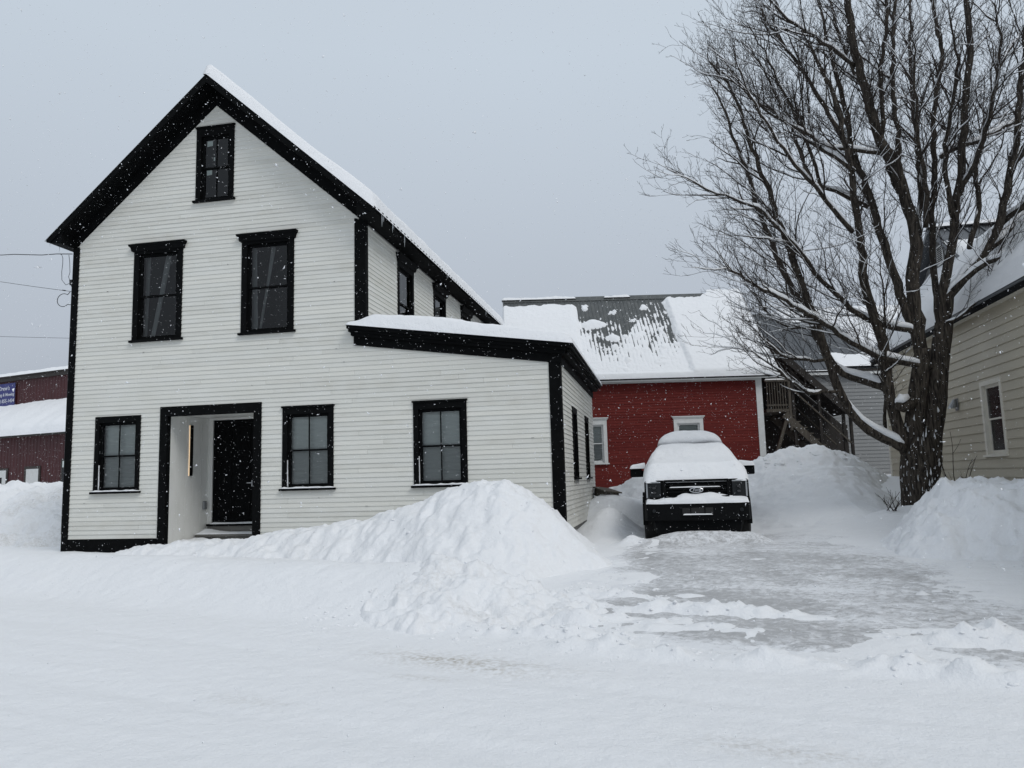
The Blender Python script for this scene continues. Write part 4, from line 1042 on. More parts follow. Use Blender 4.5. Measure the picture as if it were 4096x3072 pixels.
banner = empty('banner', (-21.0, 24.2, 0), A_)
tag(banner, 'blue banner with white lettering hung on the maroon wall', 'banner')
bx0, bx1, bz0, bz1 = -11.8, -8.60, 7.1, 8.60
vs = []
for i in range(13):
    x = bx0 + (bx1 - bx0) * i / 12; y = 2.28 + .012 * math.sin(i * 1.9); vs += [(x, y, bz0 + .01 * math.sin(i)), (x, y, bz1)]
obj('cloth', vs + [(a, b + .012, c) for a, b, c in vs], [(2 * i, 2 * i + 2, 2 * i + 3, 2 * i + 1) for i in range(12)] + [(26 + 2 * i + 1, 26 + 2 * i + 3, 26 + 2 * i + 2, 26 + 2 * i) for i in range(12)], M['banner'], banner)
def lettering(txt, parent, x, y, z, size, material, align='RIGHT', shear=.12, name='lettering', ext=.004, rx=math.pi / 2):
    cu = bpy.data.curves.new(name, 'FONT'); cu.body = txt; cu.size = size; cu.align_x = align; cu.shear = shear; cu.extrude = ext
    cu.offset = .012 * size
    cu.resolution_u = 3
    cu.materials.append(material)
    o = bpy.data.objects.new(name, cu); COL.objects.link(o); o.parent = parent
    bpy.context.view_layer.update()
    me = bpy.data.meshes.new_from_object(o.evaluated_get(bpy.context.evaluated_depsgraph_get()))
    bpy.data.objects.remove(o); o = bpy.data.objects.new(name, me); COL.objects.link(o); o.parent = parent
    o.location = (x, y, z); o.rotation_euler = (rx, 0, 0)
    return o
lettering("Drew's", banner, -9.14, 2.255, 8.15, .40, M['ink'])
lettering("ing & Mowing", banner, -8.65, 2.255, 7.76, .29, M['ink'])
lettering("2) 855-1434", banner, -8.64, 2.255, 7.32, .335, M['ink'])

# ---------------------------------------------------------------- overhead wires
def sag(a, b, s, n=16): return [tuple(Vector(a).lerp(Vector(b), t) - Vector((0, 0, s * 4 * t * (1 - t)))) for t in np.linspace(0, 1, n)]
w1 = MB(); p = sag((-.06, -.03, 6.72), (-16, 7.1, 10.55), .16, 24)
p = [(a, b, c + .012 * math.sin(i * 2.1)) for i, (a, b, c) in enumerate(p)]
w1.tube(p, .010, 6)
w1.tube([(-.62, .21, 6.84), (-.52, .17, 6.80), (-.44, .12, 6.70), (-.41, .09, 6.55), (-.40, .06, 6.35), (-.36, .03, 6.15), (-.24, .02, 6.02), (-.1, .0, 6.05)], .006, 5)
w1.tube([(-.16, -.02, 6.71), (-.13, -.02, 6.55), (-.12, -.01, 6.3), (-.16, 0, 6.2), (-.1, 0, 6.06)], .006, 5)
tag(w1.build('power_line', M['cable'], smooth=True), 'thick drooping service wire just below the left eave of the white house', 'power line', 'overhead wires')
w2 = MB(); w2.tube(sag((-.04, -.03, 5.84), (-16, 7.1, 10.3), .12, 20), .0055, 5)
w2.tube([(-.08, -.02, 5.84)] + [(-.26 + .16 * math.cos(t), -.01, 5.66 + .15 * math.sin(t)) for t in np.linspace(.9, 5.5, 18)] + [(-.04, -.02, 5.53)], .008, 5)
w2.tube([(-.44, .155, 5.945), (-.32, .105, 5.915)], .013, 6)
tag(w2.build('power_line', M['cable'], smooth=True), 'thin wire ending in a round loop on the left corner of the white house', 'power line', 'overhead wires')
w3 = MB(); w3.tube(sag((2, 20, 7.95), (-45, 20, 12.0), .25, 30), .011, 4)
tag(w3.build('power_line', M['cable'], smooth=True), 'faint distant wire above the maroon building roof', 'power line', 'overhead wires')
w4 = MB().box(-.18, .18, -.5, .5, -.1, .1).box(-.24, .24, -.56, .56, .1, .13).build('wooden_box', M['wood'])
w4.location = (11.42, 6.0, .86); w4.rotation_euler = (0.1, .12, .4)
tag(w4, 'small weathered wooden box half buried in snow behind the house corner', 'box')

# ---------------------------------------------------------------- pickup truck under snow
truck = empty('pickup_truck', (13.55, 0.10, 0.02))
tag(truck, 'dark pickup truck parked beside the house with deep snow on hood and roof', 'truck')
def rrect(hw, z0, z1, y, r=.12, n=5, top=None):
    """rounded section of the body across x at station y; top = narrower half width at the top"""
    tp = hw if top is None else top; pts = []
    for cx, cz, a0, w in ((1, 0, -90, hw), (1, 1, 0, tp), (-1, 1, 90, tp), (-1, 0, 180, hw)):
        for k in range(n):
            a = math.radians(a0 + 90 * k / (n - 1))
            pts.append((cx * (w - r) + r * math.cos(a), y, (z1 - r if cz else z0 + r) + r * math.sin(a)))
    return pts
b = MB()
b.loft([rrect(.90, .62, 1.14, .10, .10), rrect(.95, .56, 1.18, .22, .12), rrect(.975, .52, 1.22, .55, .12), rrect(.99, .50, 1.26, 1.30, .10), rrect(.995, .50, 1.27, 1.75, .07),
        rrect(.995, .50, 1.27, 4.1, .06), rrect(.995, .50, 1.29, 5.75, .06)])
body = b.build('body', M['tpaint'], truck, smooth=True)
c = MB()
c.loft([rrect(.88, 1.2, 1.30, 1.42, .04, 5, .86), rrect(.86, 1.2, 1.62, 1.90, .07, 5, .74), rrect(.85, 1.2, 1.90, 2.32, .10, 5, .66), rrect(.85, 1.2, 1.95, 2.7, .10, 5, .65), rrect(.85, 1.2, 1.95, 3.8, .10, 5, .65), rrect(.86, 1.2, 1.86, 4.12, .08, 5, .66), rrect(.87, 1.2, 1.3, 4.2, .04, 5, .84)])
c.build('cab', M['tpaint'], truck, smooth=True)
MB().add([(-.76, 1.47, 1.36), (.76, 1.47, 1.36), (.60, 2.26, 1.885), (-.60, 2.26, 1.885)], [(0, 1, 2, 3)]).build('windshield', M['tglass'], truck).location = (0, -.035, .035)
for sx in (-1, 1):
    MB().add([(sx * .872, 2.0, 1.34), (sx * .872, 2.85, 1.34), (sx * .70, 2.85, 1.83), (sx * .72, 2.35, 1.80)], [(0, 1, 2, 3)]).build('side_window', M['tglass'], truck).location = (sx * .02, 0, .01)
    MB().add([(sx * .872, 2.95, 1.34), (sx * .872, 3.85, 1.34), (sx * .70, 3.80, 1.83), (sx * .70, 2.95, 1.83)], [(0, 1, 2, 3)]).build('side_window', M['tglass'], truck).location = (sx * .02, 0, .01)
# grille
gr = MB()
gr.box(-.60, .60, .02, .14, 1.165, 1.205).box(-.60, .60, .02, .14, .86, .895)
gr.box(-.62, -.56, .02, .14, .895, 1.165).box(.56, .62, .02, .14, .895, 1.165)
grille = gr.build('grille', M['tblack'], truck, bevel=.012)
MB().box(-.56, .56, .09, .13, .895, 1.165).build('grille_back', M['tblack'], grille)
for z, h in ((1.10, .022), (1.035, .040), (.975, .022)):
    MB().box(-.555, .555, .03, .085, z - h / 2, z + h / 2).build('grille_bar', M['tblack'], grille, bevel=.006)
MB().box(-.50, .50, .024, .0295, 1.094, 1.106).build('grille_accent', M['tblack'], grille)
em = []
for rx, rz, y in ((.128, .052, .028), (.128, .052, .008), (.118, .043, .003)):
    em.append([(rx * math.cos(t), y, 1.005 + rz * math.sin(t)) for t in np.linspace(0, 2 * math.pi, 37)[:-1]])
emblem = MB().loft([em[0], em[1], em[2]]).build('emblem', M['chrome'], truck, smooth=False)
MB().loft([[(.110 * math.cos(t), .0025, 1.005 + .037 * math.sin(t)) for t in np.linspace(0, 2 * math.pi, 37)[:-1]], [(.108 * math.cos(t), .0005, 1.005 + .036 * math.sin(t)) for t in np.linspace(0, 2 * math.pi, 37)[:-1]]]).build('emblem_field', M['tblack'], emblem)
lettering('Ford', emblem, 0, -.001, .984, .072, M['chrome'], 'CENTER', .35, 'emblem_script', .002)
# headlights
for sx in (-1, 1):
    h = MB(); x0, x1 = .60, .965
    poly = [(x0, 1.20), (x1 - .05, 1.205), (x1, 1.17), (x1 + .005, .84), (x1 - .06, .80), (x0 + .02, .80)]
    h.prism([(sx * a, z) for a, z in poly], lambda a, z: (a, .045 + max(0, abs(a) - .75) * .35, z), lambda a, z: (a, .30, z))
    hl = h.build('headlight', M['tblack'], truck, bevel=.012)
    l = MB(); l.prism([(sx * .66, 1.14), (sx * .90, 1.14), (sx * .90, .88), (sx * .66, .88)], lambda a, z: (a, .030 + max(0, abs(a) - .75) * .35, z), lambda a, z: (a, .06 + max(0, abs(a) - .75) * .35, z)); l.build('lens', M['lens'], hl, bevel=.008)
    d = MB()
    f = lambda a, z: (a, .022 + max(0, abs(a) - .75) * .35, z); g = lambda a, z: (a, .05 + max(0, abs(a) - .75) * .35, z)
    d.prism([(sx * .905, 1.15), (sx * .935, 1.14), (sx * .935, .87), (sx * .905, .87)], f, g)
    d.prism([(sx * .66, 1.175), (sx * .934, 1.175), (sx * .934, 1.152), (sx * .66, 1.152)], f, g)
    d.build('daytime_light', M['drl'], hl)
    for k, z in enumerate((1.06, .97)):
        MB().loft([[(sx * .78 + .05 * math.cos(t) + .0, .021 + .02, z + .03 * math.sin(t)) for t in np.linspace(0, 6.283, 13)[:-1]], [(sx * .78 + .04 * math.cos(t), .024, z + .024 * math.sin(t)) for t in np.linspace(0, 6.283, 13)[:-1]]]).build('projector', M['tglass'], hl)
# bumper and lower front
bp = MB()
bp.loft([[(x, y, z) for x, y in ((-.99, .22), (-.93, -.02), (-.5, -.09), (.5, -.09), (.93, -.02), (.99, .22), (.99, .4), (-.99, .4))] for z in (.44, .50, .62, .735, .76)])
bumper = bp.build('bumper', M['tblack'], truck, bevel=.02, segs=3)
MB().box(-.28, .28, -.105, -.0905, .55, .68).build('intake', M['rubber'], bumper)
for x in (-.14, .12): MB().box(x, x + .02, -.112, -.1051, .55, .68).build('intake_bar', M['tblack'], bumper)
MB().box(-.27, .27, -.118, -.0905, .535, .549).build('intake_lip', M['tblack'], bumper)
for sx in (-1, 1):
    MB().loft([[(sx * .80 + .035 * math.cos(t), -.046, .63 + .035 * math.sin(t)) for t in np.linspace(0, 6.283, 13)[:-1]], [(sx * .80 + .03 * math.cos(t), -.056, .63 + .03 * math.sin(t)) for t in np.linspace(0, 6.283, 13)[:-1]]]).build('fog_lamp', M['lens'], bumper)
    MB().box(min(sx * .70, sx * .88), max(sx * .70, sx * .88), -.058, -.02, .52, .545).build('fog_ledge', M['tblack'], bumper)
va = MB(); va.loft([[(x, y, z) for x, y in ((-.86 * s, .30), (-.8 * s, .02), (.8 * s, .02), (.86 * s, .30))] for z, s in ((.13, .86), (.24, .95), (.439, 1.0))])
va.build('valance', M['tblack'], truck)
MB().box(-.7, .7, .35, 5.4, .16, .5).build('chassis', M['tblack'], truck)
# wheels
def lathe(prof, cx, cy, cz, n=28):
    mb = MB(); mb.loft([[(cx + x, cy + r * math.cos(t), cz + r * math.sin(t)) for t in np.linspace(0, 2 * math.pi, n + 1)[:-1]] for x, r in prof]); return mb
for wy in (.98, 4.68):
    for sx in (-1, 1):
        cx = sx * .875
        w = lathe([(-.13, .25), (-.14, .36), (-.10, .405), (.10, .405), (.14, .36), (.13, .25)], cx, wy, .405).build('wheel', M['rubber'], truck, smooth=False, bevel=.01)
        lathe([(sx * .11, .24), (sx * .12, .22), (sx * .08, .10), (sx * .10, .05)], cx, wy, .405, 16).build('rim', M['galv'], w)
        fl = MB(); ring = []
        for t in np.linspace(math.radians(-8), math.radians(188), 19):
            ring.append([(sx * .93, wy + .47 * math.cos(t), .42 + .47 * math.sin(t)), (sx * 1.025, wy + .47 * math.cos(t), .42 + .47 * math.sin(t)), (sx * 1.025, wy + .55 * math.cos(t), .42 + .55 * math.sin(t)), (sx * .93, wy + .55 * math.cos(t), .42 + .55 * math.sin(t))])
        fl.loft(ring).build('fender_flare', M['tblack'], truck)
# mirrors
for sx in (-1, 1):
    mh = MB(); mh.loft([[(sx * x, y, z) for y, z in ((1.98, 1.28), (2.12, 1.27), (2.14, 1.46), (2.0, 1.47))] for x in (1.05, 1.08, 1.27, 1.30)])
    mr = mh.build('mirror', M['tblack'], truck, bevel=.02, segs=3)
    MB().beam((sx * .93, 2.08, 1.32), (sx * 1.08, 2.08, 1.35), .10, .14).build('mirror_arm', M['tblack'], mr)
    snow_slab('mirror_snow', (lambda sx: lambda u, v: (sx * (.96 + .35 * u), 1.95 + .24 * v, 1.455))(sx), 20, 14, lambda U, V: .13 - .05 * U, truck, M['snow'], (.1, .22, .25, .2), 500 + sx, .12)
MB().tube([(-.80, 1.35, 1.28), (-.80, 1.36, 1.62)], .004, 5).build('antenna', M['tblack'], truck)
# snow on the hood, windshield and roof
def hood(u, v):
    y = .06 + 2.06 * v
    z = float(np.interp(y, [.06, .2, .5, 1.3, 1.5, 2.2], [1.17, 1.195, 1.225, 1.265, 1.34, 1.84]))
    hw = float(np.interp(y, [.06, .2, .5, 1.35, 1.55, 2.2], [.92, .985, 1.0, 1.015, .97, .72]))
    return (-hw + 2 * hw * u, y, z - .015)
snow_slab('hood_snow', hood, 70, 70, lambda U, V: .20 + .15 * sstep(0, .16, V) + .04 * np.exp(-((V - .62) / .16) ** 2) - .06 * sstep(.8, .93, V) - .16 * sstep(.93, 1, V) - .045 * sstep(.66, .8, U) * sstep(.16, .0, V), truck, M['snow'], (.13, .13, .15, .03), 510, .10, power=.55)
rs = MB(); rings = []; RT = random.Random(9)
prof = [(4.12, 1.945), (2.30, 1.945), (2.16, 1.95), (2.10, 1.985), (2.075, 2.05), (2.09, 2.13), (2.15, 2.20), (2.26, 2.25), (2.6, 2.275), (3.2, 2.285), (3.8, 2.27), (4.08, 2.20), (4.16, 2.06)]
NX = 44
for k in range(NX + 1):
    x = -1 + 2 * k / NX; e = (1 - abs(x) ** 3) ** .5; hw = .69
    lip = .035 * fbm(np.array([x * 3.0]), np.array([.5]), 530, 3)[0] - .035 * math.exp(-((x + .62) / .3) ** 2)
    ring = []
    for y, z in prof:
        zz = 1.945 + (z - 1.945) * max(.04, e); yy = y + (.10 * (1 - e) if y < 3 else -.10 * (1 - e))
        if z < 2.02 and y < 2.25: zz += lip
        zz += .012 * fbm(np.array([x * 4 + y * 3]), np.array([y * 2]), 531, 3)[0] * e
        ring.append((x * hw, yy, zz))
    rings.append(ring)
rs.loft(rings); rs.build('roof_snow', M['snow'], truck, smooth=True)
snow_slab('bumper_snow', lambda u, v: (-.95 + 1.9 * u, -.088 + .02 * abs(u - .5) * 2 + .125 * v + .08 * (abs(u - .5) * 2) ** 4, .757), 110, 16, lambda U, V: .05 + .115 * V ** .8 * (.6 + .6 * vn(U * 11, V * 2, 521)) * (1 - .6 * sstep(.25, .1, U)) * (1 - .3 * sstep(.8, .95, U)), truck, M['snow'], (.02, .02, .22, 0), 520, .3)
snow_slab('intake_snow', lambda u, v: (-.27 + .54 * u, -.118 + .03 * v, .5495), 30, 6, lambda U, V: .022 + 0 * U, truck, M['snow'], (.06, .06, .3, .1), 522, .5)
snow_slab('grille_snow', lambda u, v: (-.50 + .95 * u, .026 + .05 * v, 1.056), 40, 6, lambda U, V: .020 + 0 * U, truck, M['snow'], (.06, .06, .3, .1), 523, .5)
snow_slab('bed_snow', lambda u, v: (-.95 + 1.9 * u, 4.25 + 1.45 * v, 1.29), 30, 30, lambda U, V: .30 + 0 * U, truck, M['snow'], (.1, .1, .1, .1), 524, .1)

LIMBS=[
('trunk', 0.44, 0.36, [(-0.01, -0.0, 0.16), (0.05, -0.0, 0.74), (0.11, -0.0, 1.2), (0.16, -0.0, 1.66), (0.2, -0.0, 1.97)]),
('trunk', 0.25, 0.15, [(0.01, -0.0, 1.36), (0.05, -0.01, 1.88), (0.15, -0.02, 2.6), (0.28, -0.04, 3.32), (0.4, -0.05, 3.92)]),
('trunk', 0.235, 0.17, [(0.28, -0.0, 1.35), (0.38, 0.01, 1.97), (0.56, 0.03, 2.59), (0.7, 0.06, 3.37), (0.84, 0.08, 4.07), (0.94, 0.1, 4.52)]),
('limb', 0.15, 0.03, [(-0.1, -0.1, 1.51), (-0.23, -0.13, 2.01), (-0.34, -0.16, 2.61), (-0.43, -0.21, 3.27), (-0.45, -0.26, 3.87), (-0.62, -0.33, 4.73), (-0.72, -0.36, 5.14), (-0.78, -0.41, 5.65), (-0.76, -0.43, 5.96), (-0.82, -0.49, 6.66), (-0.86, -0.56, 7.45), (-0.92, -0.62, 8.04), (-1.01, -0.68, 8.64), (-1.04, -0.72, 9.11), (-1.18, -0.78, 9.68), (-1.4, -0.84, 10.26), (-1.63, -0.9, 10.89)]),
('limb', 0.12, 0.03, [(0.39, -0.0, 4.25), (0.23, 0.03, 4.54), (0.1, 0.12, 5.22), (-0.01, 0.21, 5.89), (-0.07, 0.29, 6.43), (-0.22, 0.42, 7.33), (-0.32, 0.55, 8.15), (-0.51, 0.65, 8.73), (-0.52, 0.79, 9.68), (-0.59, 0.95, 10.67), (-0.74, 1.15, 11.95), (-0.8, 1.3, 12.95)]),
('limb', 0.17, 0.055, [(0.39, -0.0, 3.77), (0.35, 0.01, 4.35), (0.36, 0.02, 4.98), (0.34, 0.02, 5.57), (0.52, 0.04, 6.3), (0.37, 0.06, 7.35), (0.23, 0.07, 8.2), (0.08, 0.08, 8.64), (-0.09, 0.09, 9.04), (-0.19, 0.1, 9.66), (-0.31, 0.12, 10.55), (-0.42, 0.13, 11.32), (-0.45, 0.15, 12.17), (-0.45, 0.17, 13.13), (-0.48, 0.2, 14.76)]),
('limb', 0.07, 0.03, [(0.27, 0.2, 8.25), (0.43, 0.27, 8.89), (0.41, 0.35, 9.58), (0.51, 0.52, 10.74), (0.64, 0.66, 11.69), (0.79, 0.81, 12.67), (0.98, 1.0, 13.94)]),
('limb', 0.065, 0.03, [(0.03, 0.2, 8.82), (0.07, 0.05, 9.52), (0.02, -0.18, 10.3), (0.1, -0.46, 11.11), (0.13, -0.72, 11.79), (0.02, -1.0, 12.46)]),
('limb', 0.09, 0.04, [(0.88, 0.1, 4.23), (0.85, 0.16, 4.8), (1.0, 0.47, 6.81), (1.25, 0.69, 8.13), (1.41, 0.92, 9.51), (1.73, 1.13, 10.69), (1.88, 1.26, 11.42), (1.88, 1.44, 12.44), (1.92, 1.6, 13.39)]),
('limb', 0.125, 0.05, [(0.91, 0.1, 4.33), (0.94, 0.07, 4.97), (1.22, -0.02, 6.23), (1.34, -0.08, 7.0), (1.49, -0.14, 7.77), (1.6, -0.22, 8.74), (1.73, -0.31, 9.71), (1.86, -0.4, 10.68), (1.85, -0.49, 11.67), (1.91, -0.6, 12.85)]),
('limb', 0.12, 0.04, [(0.94, 0.1, 4.52), (1.1, 0.04, 5.08), (1.35, -0.02, 5.42), (1.78, -0.14, 5.94), (2.07, -0.25, 6.48), (2.26, -0.39, 7.2), (2.38, -0.5, 7.73), (2.52, -0.68, 8.62), (2.57, -0.84, 9.33), (2.65, -1.0, 10.02), (2.73, -1.2, 10.88)]),
('limb', 0.07, 0.03, [(1.03, -0.3, 5.11), (1.42, -0.51, 5.49), (1.86, -0.79, 5.65), (2.2, -1.04, 5.77), (2.58, -1.36, 5.88), (2.96, -1.8, 6.16)]),
('limb', 0.035, 0.008, [(0.89, -0.0, 4.46), (1.05, -0.09, 4.51), (1.25, -0.27, 4.64), (1.56, -0.72, 4.97), (1.75, -1.18, 5.32), (1.9, -1.6, 5.57)]),
('limb', 0.06, 0.03, [(1.17, -0.0, 8.27), (1.45, 0.09, 8.45), (1.98, 0.3, 8.66), (2.83, 0.68, 9.1), (3.49, 1.01, 9.56), (4.41, 1.5, 10.3)]),
('limb', 0.07, 0.03, [(1.68, 0.3, 6.2), (2.05, 0.55, 7.24), (2.14, 0.79, 8.07), (2.4, 1.01, 8.78), (2.67, 1.24, 9.51), (3.06, 1.54, 10.41), (3.45, 1.83, 11.29), (4.17, 2.2, 12.24)]),
('limb', 0.055, 0.012, [(-0.39, 0.2, 10.78), (-0.98, -0.02, 11.22), (-1.55, -0.26, 11.55), (-1.96, -0.46, 11.8), (-2.35, -0.72, 12.18), (-2.75, -1.0, 12.57)]),
('limb', 0.055, 0.01, [(0.08, 0.2, 8.52), (-0.61, -0.02, 8.63), (-1.31, -0.3, 8.67), (-1.79, -0.56, 8.95), (-2.31, -0.84, 9.17), (-2.82, -1.15, 9.45), (-3.35, -1.54, 9.82), (-3.69, -1.8, 10.05)]),
('limb', 0.06, 0.012, [(-0.23, 0.8, 7.52), (-0.66, 0.89, 7.88), (-1.09, 0.99, 8.14), (-1.46, 1.1, 8.49), (-1.51, 1.19, 8.93), (-1.66, 1.35, 9.71), (-1.9, 1.56, 10.68), (-2.23, 1.81, 11.82), (-2.51, 2.0, 12.65)]),
('limb', 0.085, 0.01, [(0.38, -0.0, 4.25), (0.19, -0.03, 4.35), (-0.23, -0.12, 4.44), (-0.71, -0.24, 4.62), (-1.19, -0.4, 4.99), (-1.51, -0.53, 5.3), (-1.83, -0.67, 5.66), (-2.14, -0.83, 6.09), (-2.4, -0.96, 6.38), (-2.77, -1.14, 6.81), (-3.06, -1.27, 7.05), (-3.5, -1.43, 7.23), (-3.91, -1.58, 7.36), (-4.35, -1.76, 7.57), (-4.68, -1.9, 7.77)]),
('limb', 0.085, 0.01, [(0.62, -0.0, 3.5), (0.15, -0.15, 3.57), (-0.35, -0.36, 3.7), (-0.86, -0.6, 3.86), (-1.26, -0.82, 4.05), (-1.5, -0.97, 4.2), (-2.03, -1.31, 4.53), (-2.67, -1.73, 4.84), (-3.31, -2.17, 5.1), (-3.77, -2.54, 5.39), (-4.02, -2.8, 5.63)]),
('limb', 0.105, 0.02, [(-0.43, -0.1, 3.07), (-0.63, -0.08, 3.19), (-1.08, -0.02, 3.35), (-1.4, 0.03, 3.61), (-1.53, 0.07, 3.9), (-1.77, 0.15, 4.42), (-1.91, 0.23, 4.94), (-2.1, 0.31, 5.43), (-2.32, 0.39, 5.98), (-2.54, 0.53, 6.89), (-2.76, 0.65, 7.65), (-2.89, 0.79, 8.61), (-3.16, 0.93, 9.51), (-3.34, 1.07, 10.43), (-3.63, 1.2, 11.29)]),
('limb', 0.125, 0.02, [(-0.2, -0.2, 1.74), (-0.41, -0.22, 1.86), (-0.88, -0.27, 2.18), (-1.26, -0.32, 2.62), (-1.49, -0.38, 3.1), (-1.62, -0.43, 3.6), (-1.78, -0.5, 4.17), (-1.88, -0.55, 4.57), (-2.12, -0.66, 5.45), (-2.31, -0.75, 6.12), (-2.28, -0.76, 6.07), (-2.58, -0.87, 6.9), (-2.83, -1.01, 7.89), (-3.09, -1.12, 8.68), (-3.27, -1.23, 9.47), (-3.62, -1.34, 10.16), (-3.87, -1.4, 10.5)]),
('limb', 0.045, 0.008, [(-1.57, -0.8, 3.0), (-1.92, -0.94, 2.99), (-2.22, -1.09, 2.99), (-2.51, -1.28, 3.14), (-2.9, -1.58, 3.41), (-3.22, -1.86, 3.64), (-3.59, -2.2, 3.91)]),
('limb', 0.045, 0.008, [(-1.69, -0.7, 3.73), (-2.0, -0.81, 3.68), (-2.4, -1.0, 3.72), (-2.76, -1.21, 3.81), (-3.11, -1.49, 4.11), (-3.46, -1.8, 4.4)]),
('limb', 0.04, 0.008, [(-1.9, -0.7, 4.44), (-2.21, -0.55, 4.46), (-2.49, -0.35, 4.58), (-2.76, -0.09, 4.89), (-3.01, 0.29, 5.46), (-3.23, 0.6, 5.92)]),
('limb', 0.06, 0.01, [(-0.86, -0.7, 7.88), (-1.18, -0.49, 8.33), (-1.58, -0.19, 8.84), (-2.04, 0.25, 9.65), (-2.6, 0.78, 10.56), (-3.02, 1.2, 11.35), (-3.33, 1.6, 12.19)]),
('limb', 0.05, 0.01, [(-1.31, 0.4, 7.81), (-1.56, 0.01, 8.58), (-1.99, -0.63, 9.4), (-2.42, -1.23, 9.98), (-2.83, -1.86, 10.5), (-3.07, -2.2, 10.73)]),
('limb', 0.06, 0.012, [(-0.96, -0.6, 6.52), (-1.38, -0.79, 7.01), (-1.79, -1.05, 7.52), (-2.32, -1.4, 8.07), (-2.8, -1.81, 8.73), (-3.23, -2.25, 9.35), (-3.45, -2.6, 9.85)]),
('limb', 0.07, 0.015, [(-0.96, -0.7, 8.42), (-1.24, -0.44, 9.4), (-1.59, -0.06, 10.58), (-1.97, 0.31, 11.64), (-2.25, 0.59, 12.44), (-2.4, 0.9, 13.42)]),
('limb', 0.05, 0.01, [(-0.42, 0.3, 2.23), (-0.54, -0.79, 4.47), (-0.6, -1.11, 4.96), (-0.71, -1.5, 5.51)]),
('limb', 0.08, 0.02, [(1.95, 0.2, 6.03), (2.92, 0.55, 6.86), (4.23, 1.17, 8.21), (5.71, 1.95, 9.92), (6.79, 2.6, 11.49)]),
('limb', 0.08, 0.02, [(2.25, 0.2, 6.6), (2.87, -0.46, 7.11), (3.43, -1.39, 7.25), (3.75, -2.6, 7.57)]),
('limb', 0.09, 0.02, [(2.68, 0.2, 7.99), (3.37, 0.27, 8.97), (4.25, 0.39, 10.17), (4.8, 0.5, 11.43)]),
('limb', 0.09, 0.015, [(0.6, 0.3, 6.38), (0.92, 0.72, 7.75), (1.14, 1.27, 9.26), (1.33, 1.87, 10.9), (1.63, 2.52, 12.66), (2.03, 3.2, 14.54)]),
('limb', 0.08, 0.015, [(0.34, 0.3, 7.65), (0.14, 0.82, 9.17), (0.03, 1.48, 10.86), (-0.2, 2.24, 12.76), (-0.21, 3.0, 14.77)]),
('limb', 0.07, 0.012, [(0.69, -0.1, 6.65), (0.57, -0.62, 7.48), (0.29, -1.3, 8.21), (0.06, -2.13, 8.91), (-0.18, -3.0, 9.46)]),
('limb', 0.07, 0.012, [(1.27, -0.1, 6.8), (1.03, -0.58, 7.84), (1.01, -1.2, 8.76), (0.99, -1.89, 9.56), (0.65, -2.6, 10.27)]),
('limb', 0.07, 0.012, [(1.47, -0.1, 7.38), (1.8, -0.7, 8.3), (1.84, -1.43, 9.12), (1.7, -2.22, 9.83), (1.33, -2.8, 10.26)]),
]

# ---------------------------------------------------------------- the bare maple
maple = empty('maple_tree', (18.3, 3.3, 0))
tag(maple, 'large bare many-stemmed maple with snow along its limbs', 'tree')
T = random.Random(21)
def smooth_path(pts, step=.22, jit=.0):
    P = [Vector(p) for p in pts]; out = []
    for i in range(len(P) - 1):
        p0, p1, p2, p3 = P[max(i - 1, 0)], P[i], P[i + 1], P[min(i + 2, len(P) - 1)]
        n = max(2, int((p2 - p1).length / step))
        for k in range(n):
            t = k / n
            out.append(.5 * ((2 * p1) + (p2 - p0) * t + (2 * p0 - 5 * p1 + 4 * p2 - p3) * t * t + (3 * p1 - p0 - 3 * p2 + p3) * t ** 3))
    out.append(P[-1])
    if jit:
        for q in out[1:-1]: q += Vector((T.gauss(0, jit), T.gauss(0, jit), T.gauss(0, jit)))
    return out
snowp = MB(); twigs = MB(); branches = MB()
def cap_snow(path, rad, amount=1.0, wmin=.012):
    """snow resting on the upper side of a limb where it is not too steep"""
    run = []
    def flush():
        nonlocal run
        if len(run) > 2:
            n = len(run); rings = []
            for i, (p, r, f, d) in enumerate(run):
                e = min(i, n - 1 - i) / 2; e = min(1, .15 + .85 * e)
                w = max(wmin, r * .96) * e; h = (min(.17, .75 * r + (.055 if r > .03 else .020)) * f * amount) * e * T.uniform(.75, 1.15)
                sd = d.cross(Vector((0, 0, 1)))
                sd = sd.normalized() if sd.length > 1e-3 else Vector((1, 0, 0))
                u = sd.cross(d).normalized()
                c = p + u * (r * .48)
                rings.append([c - sd * w, c - sd * w * .75 + u * (r * .35 + h * .75), c + u * (r * .52 + h), c + sd * w * .75 + u * (r * .35 + h * .75), c + sd * w, c - u * r * .2])
            snowp.loft(rings)
        run = []
    for i, p in enumerate(path):
        d = path[min(i + 1, len(path) - 1)] - path[max(i - 1, 0)]
        if d.length < 1e-6: continue
        d.normalize()
        flat = math.sqrt(max(0, 1 - d.z * d.z))
        if flat > .50 and T.random() > .04: run.append((p, rad[i], (flat - .30) / .70, d))
        elif flat > .24 and rad[i] > .05 and T.random() < .72: run.append((p, rad[i] * .9, .22, d))
        else: flush()
    flush()
def grow(start, dirv, length, r0, nseg, up=.10, wob=.18):
    p = Vector(start); d = Vector(dirv).normalized(); out = [p.copy()]; st_ = length / nseg
    for k in range(nseg):
        d = (d + Vector((T.gauss(0, wob), T.gauss(0, wob), T.gauss(0, wob) + up))).normalized()
        p = p + d * st_; out.append(p.copy())
    return out
def side_dir(tan, ang, out_bias):
    a = tan.orthogonal().normalized(); b_ = tan.cross(a); t = T.uniform(0, 2 * math.pi)
    v = a * math.cos(t) + b_ * math.sin(t)
    return (tan * math.cos(ang) + v * math.sin(ang) + out_bias).normalized()
CEN = Vector((.3, 0, 4))
